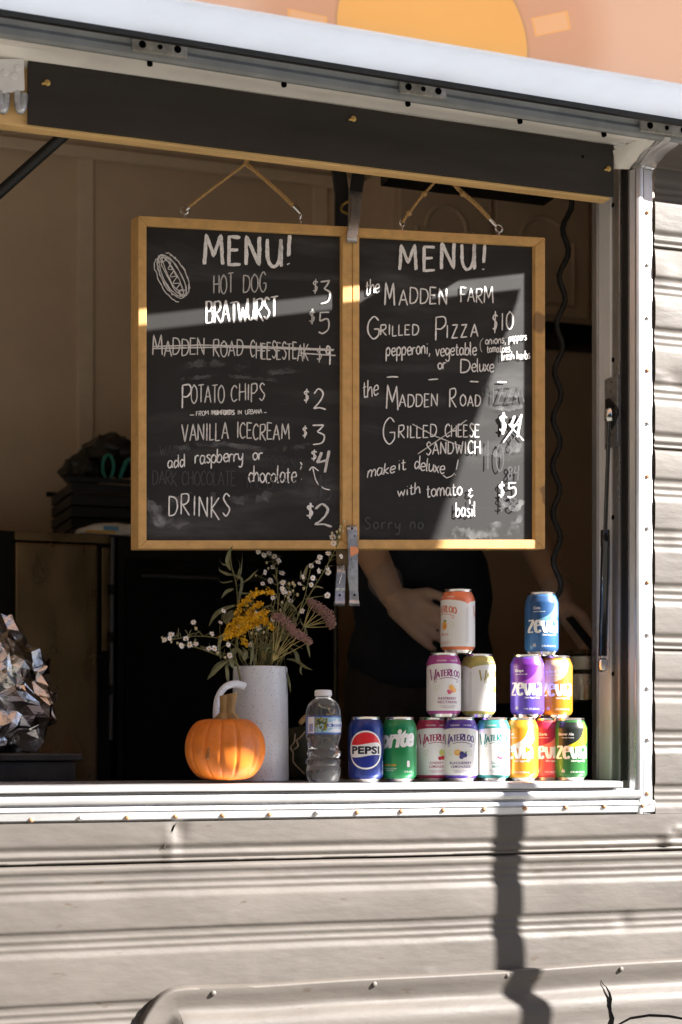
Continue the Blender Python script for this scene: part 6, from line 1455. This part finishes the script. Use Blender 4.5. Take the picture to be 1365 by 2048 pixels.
# hands: palm, four bent fingers of unequal length, thumb from the side of the palm
def hand(mb, wr, d, side, nrm, curl, scale=1.0):
    """wr wrist, d along the hand, side towards the thumb, nrm palm normal"""
    d = d.normalized(); side = (side-d*side.dot(d)).normalized(); nrm = d.cross(side).normalized()*(1 if d.cross(side).dot(nrm) > 0 else -1)
    pc_ = wr+d*.048*scale
    limb(mb, [wr, wr+d*.03*scale], [.026*scale, .028*scale], flat=.75)
    for k in range(4):
        o = side*(.033-.022*k)*scale
        limb(mb, [wr+d*.018*scale+o*.7, wr+d*.088*scale+o], [.0145*scale, .0125*scale], 10)
    ln = (.076, .086, .080, .062)
    for k in range(4):
        o = side*(.034-.0225*k)*scale*1.05; b = wr+d*.090*scale+o; sp = side*(.14-.09*k)
        c1 = curl*(.75+.18*k); d1 = (d*math.cos(c1)+nrm*math.sin(c1)+sp).normalized(); d2 = (d*math.cos(c1*2.0)+nrm*math.sin(c1*2.0)+sp*.5).normalized(); d3 = (d*math.cos(c1*2.7)+nrm*math.sin(c1*2.7)).normalized()
        L = ln[k]*scale; p1 = b+d1*L*.45; p2 = p1+d2*L*.32; p3 = p2+d3*L*.23
        limb(mb, [b, p1, p2, p3], [.0102*scale, .0092*scale, .0084*scale, .0068*scale], 10)
    b = wr+d*.028*scale+side*.024*scale; q1 = b+(d*.62+side*.72+nrm*.30).normalized()*.040*scale; q2 = q1+(d*.88+side*.28+nrm*.45).normalized()*.034*scale; q3 = q2+(d*.95+side*.02+nrm*.5).normalized()*.026*scale
    limb(mb, [b, q1, q2, q3], [.0165*scale, .0125*scale, .0112*scale, .0085*scale], 10)
tipL = W(876, 1262, YP-.18); dL = tipL-wrL
hA = (wrL, dL, Vector((.45, -.35, .8)), Vector((.2, .6, -.6)), .36)
tipR = W(1196, 1300, YP-.20); hB = (wrR, tipR-wrR, Vector((-.3, -.6, .7)), Vector((-.2, .4, -.8)), .6)
hand(body, *hA); hand(body, *hB)
solid(body, 'body', skin, .0055, 2)
# clothes a little larger than the body
sh_ = MB()
ball(sh_, (PX, YP+.03, hz(1.29)), .166, 1.08, .76, 1.22, 20); ball(sh_, (PX, YP+.02, hz(1.06)), .168, 1.0, .80, 1.25, 20); ball(sh_, (PX-.005, YP+.02, hz(.92)), .178, .98, .80, .80, 20)
for sh, el, sg in ((shL, elL, 1), (shR, elR, -1)): limb(sh_, [sh+Vector((sg*.06, 0, .025)), sh, sh.lerp(el, .62)], [.082, .075, .067])
solid(sh_, 'shirt', shirt, .008, 4)
tr = MB(); ball(tr, (PX, YP+.03, hz(.86)), .164, 1.02, .80, .85, 20)
for s in (-1, 1): limb(tr, [(PX+s*.086, YP+.03, hz(.86)), (PX+s*.096, YP+.01, hz(.48)), (PX+s*.102, YP+.03, hz(.075))], [.098, .074, .062])
solid(tr, 'trousers', trou, .010, 3)
hr = MB(); ball(hr, hc+Vector((0, .022, .028)), .083, 1.02, 1.14, 1.22, 20); ball(hr, hc+Vector((0, .06, -.03)), .06, 1.15, .8, 1.2)
solid(hr, 'hair', mat('dark_hair', (.020,.013,.009), .6, 0, var=.4, vscale=200, stretch=(4,4,.4)), .007, 2)
em = MB()
for s in (-1, 1): ball(em, hc+Vector((s*.030, -.083, .014)), .0115, 1, .7, .75)
em.build('eyes', mat('eye', (.10,.07,.05), .2), t, smooth=True)
glv = mat('clear_glove', (.80,.78,.74), .22, 0, trans=.5, ior=1.06, bump=.9, bscale=70, alpha=.34)
for h, el in ((hA, elL), (hB, elR)):
    g2 = MB(); hand(g2, *h, 1.03)
    back = (el-h[0]).normalized(); limb(g2, [h[0]+back*.055, h[0]+back*.03, h[0]+back*.01], [.041, .034, .031])
    solid(g2, 'glove', glv, .0055, 1)
# ------------------------------------------------------------------ a pole beside the trailer: its shadow falls down the siding
q = P(991, 1600, -.02); k_ = .62
px_ = q.x+SA*k_; pz_ = P(1018, 1572, .0).z+SB*k_
mb = MB(); mb.lathe([(.07, 0), (.07, .012), (.022, .016), (.0185, .03), (.0185, pz_-.01), (.016, pz_), (0, pz_+.004)], (px_, -k_, 0), 24)
o = mb.build('steel_pole', M['galv'], base=(px_, -k_, 0), smooth=True)
tag(o, 'slim grey steel pole standing in front of the trailer, its shadow striping the siding', 'pole')

# unseen trees added behind the camera to block and darken the lower sky
rw = random.Random(4); mb = MB()
for k in range(46):
    az = R(-88+2.75*k)                      # measured from straight out of the trailer, positive to the right
    dist = rw.uniform(17, 23); h = rw.uniform(7.5, 9.5)*(1 if az < R(22) else .55)
    c = Vector((dist*math.sin(az), -dist*math.cos(az), 0))
    nL, nA = 9, 14; n0 = len(mb.v)
    for i in range(nL+1):
        ph = math.pi*i/nL
        for j in range(nA):
            a = 2*math.pi*j/nA; d = Vector((math.sin(ph)*math.cos(a), math.sin(ph)*math.sin(a), -math.cos(ph)))
            k2 = 1+.5*noise.noise(d*3+c)
            mb.v.append(c+Vector((d.x*2.2*k2, d.y*2.2*k2, max(.0, h/2+d.z*h/2*k2))))
    for i in range(nL):
        for j in range(nA): mb.f.append([n0+i*nA+j, n0+i*nA+(j+1)%nA, n0+(i+1)*nA+(j+1)%nA, n0+(i+1)*nA+j]); mb.m.append(0)
o = mb.build('sky_blocking_trees', mat('added_tree_belt', (.050,.052,.034), .9, 0, var=.5, vscale=2.5), base=(0, -20, 0)); tag(o, 'unseen belt of dark green trees, added to darken the lower sky', 'trees', kind='stuff')
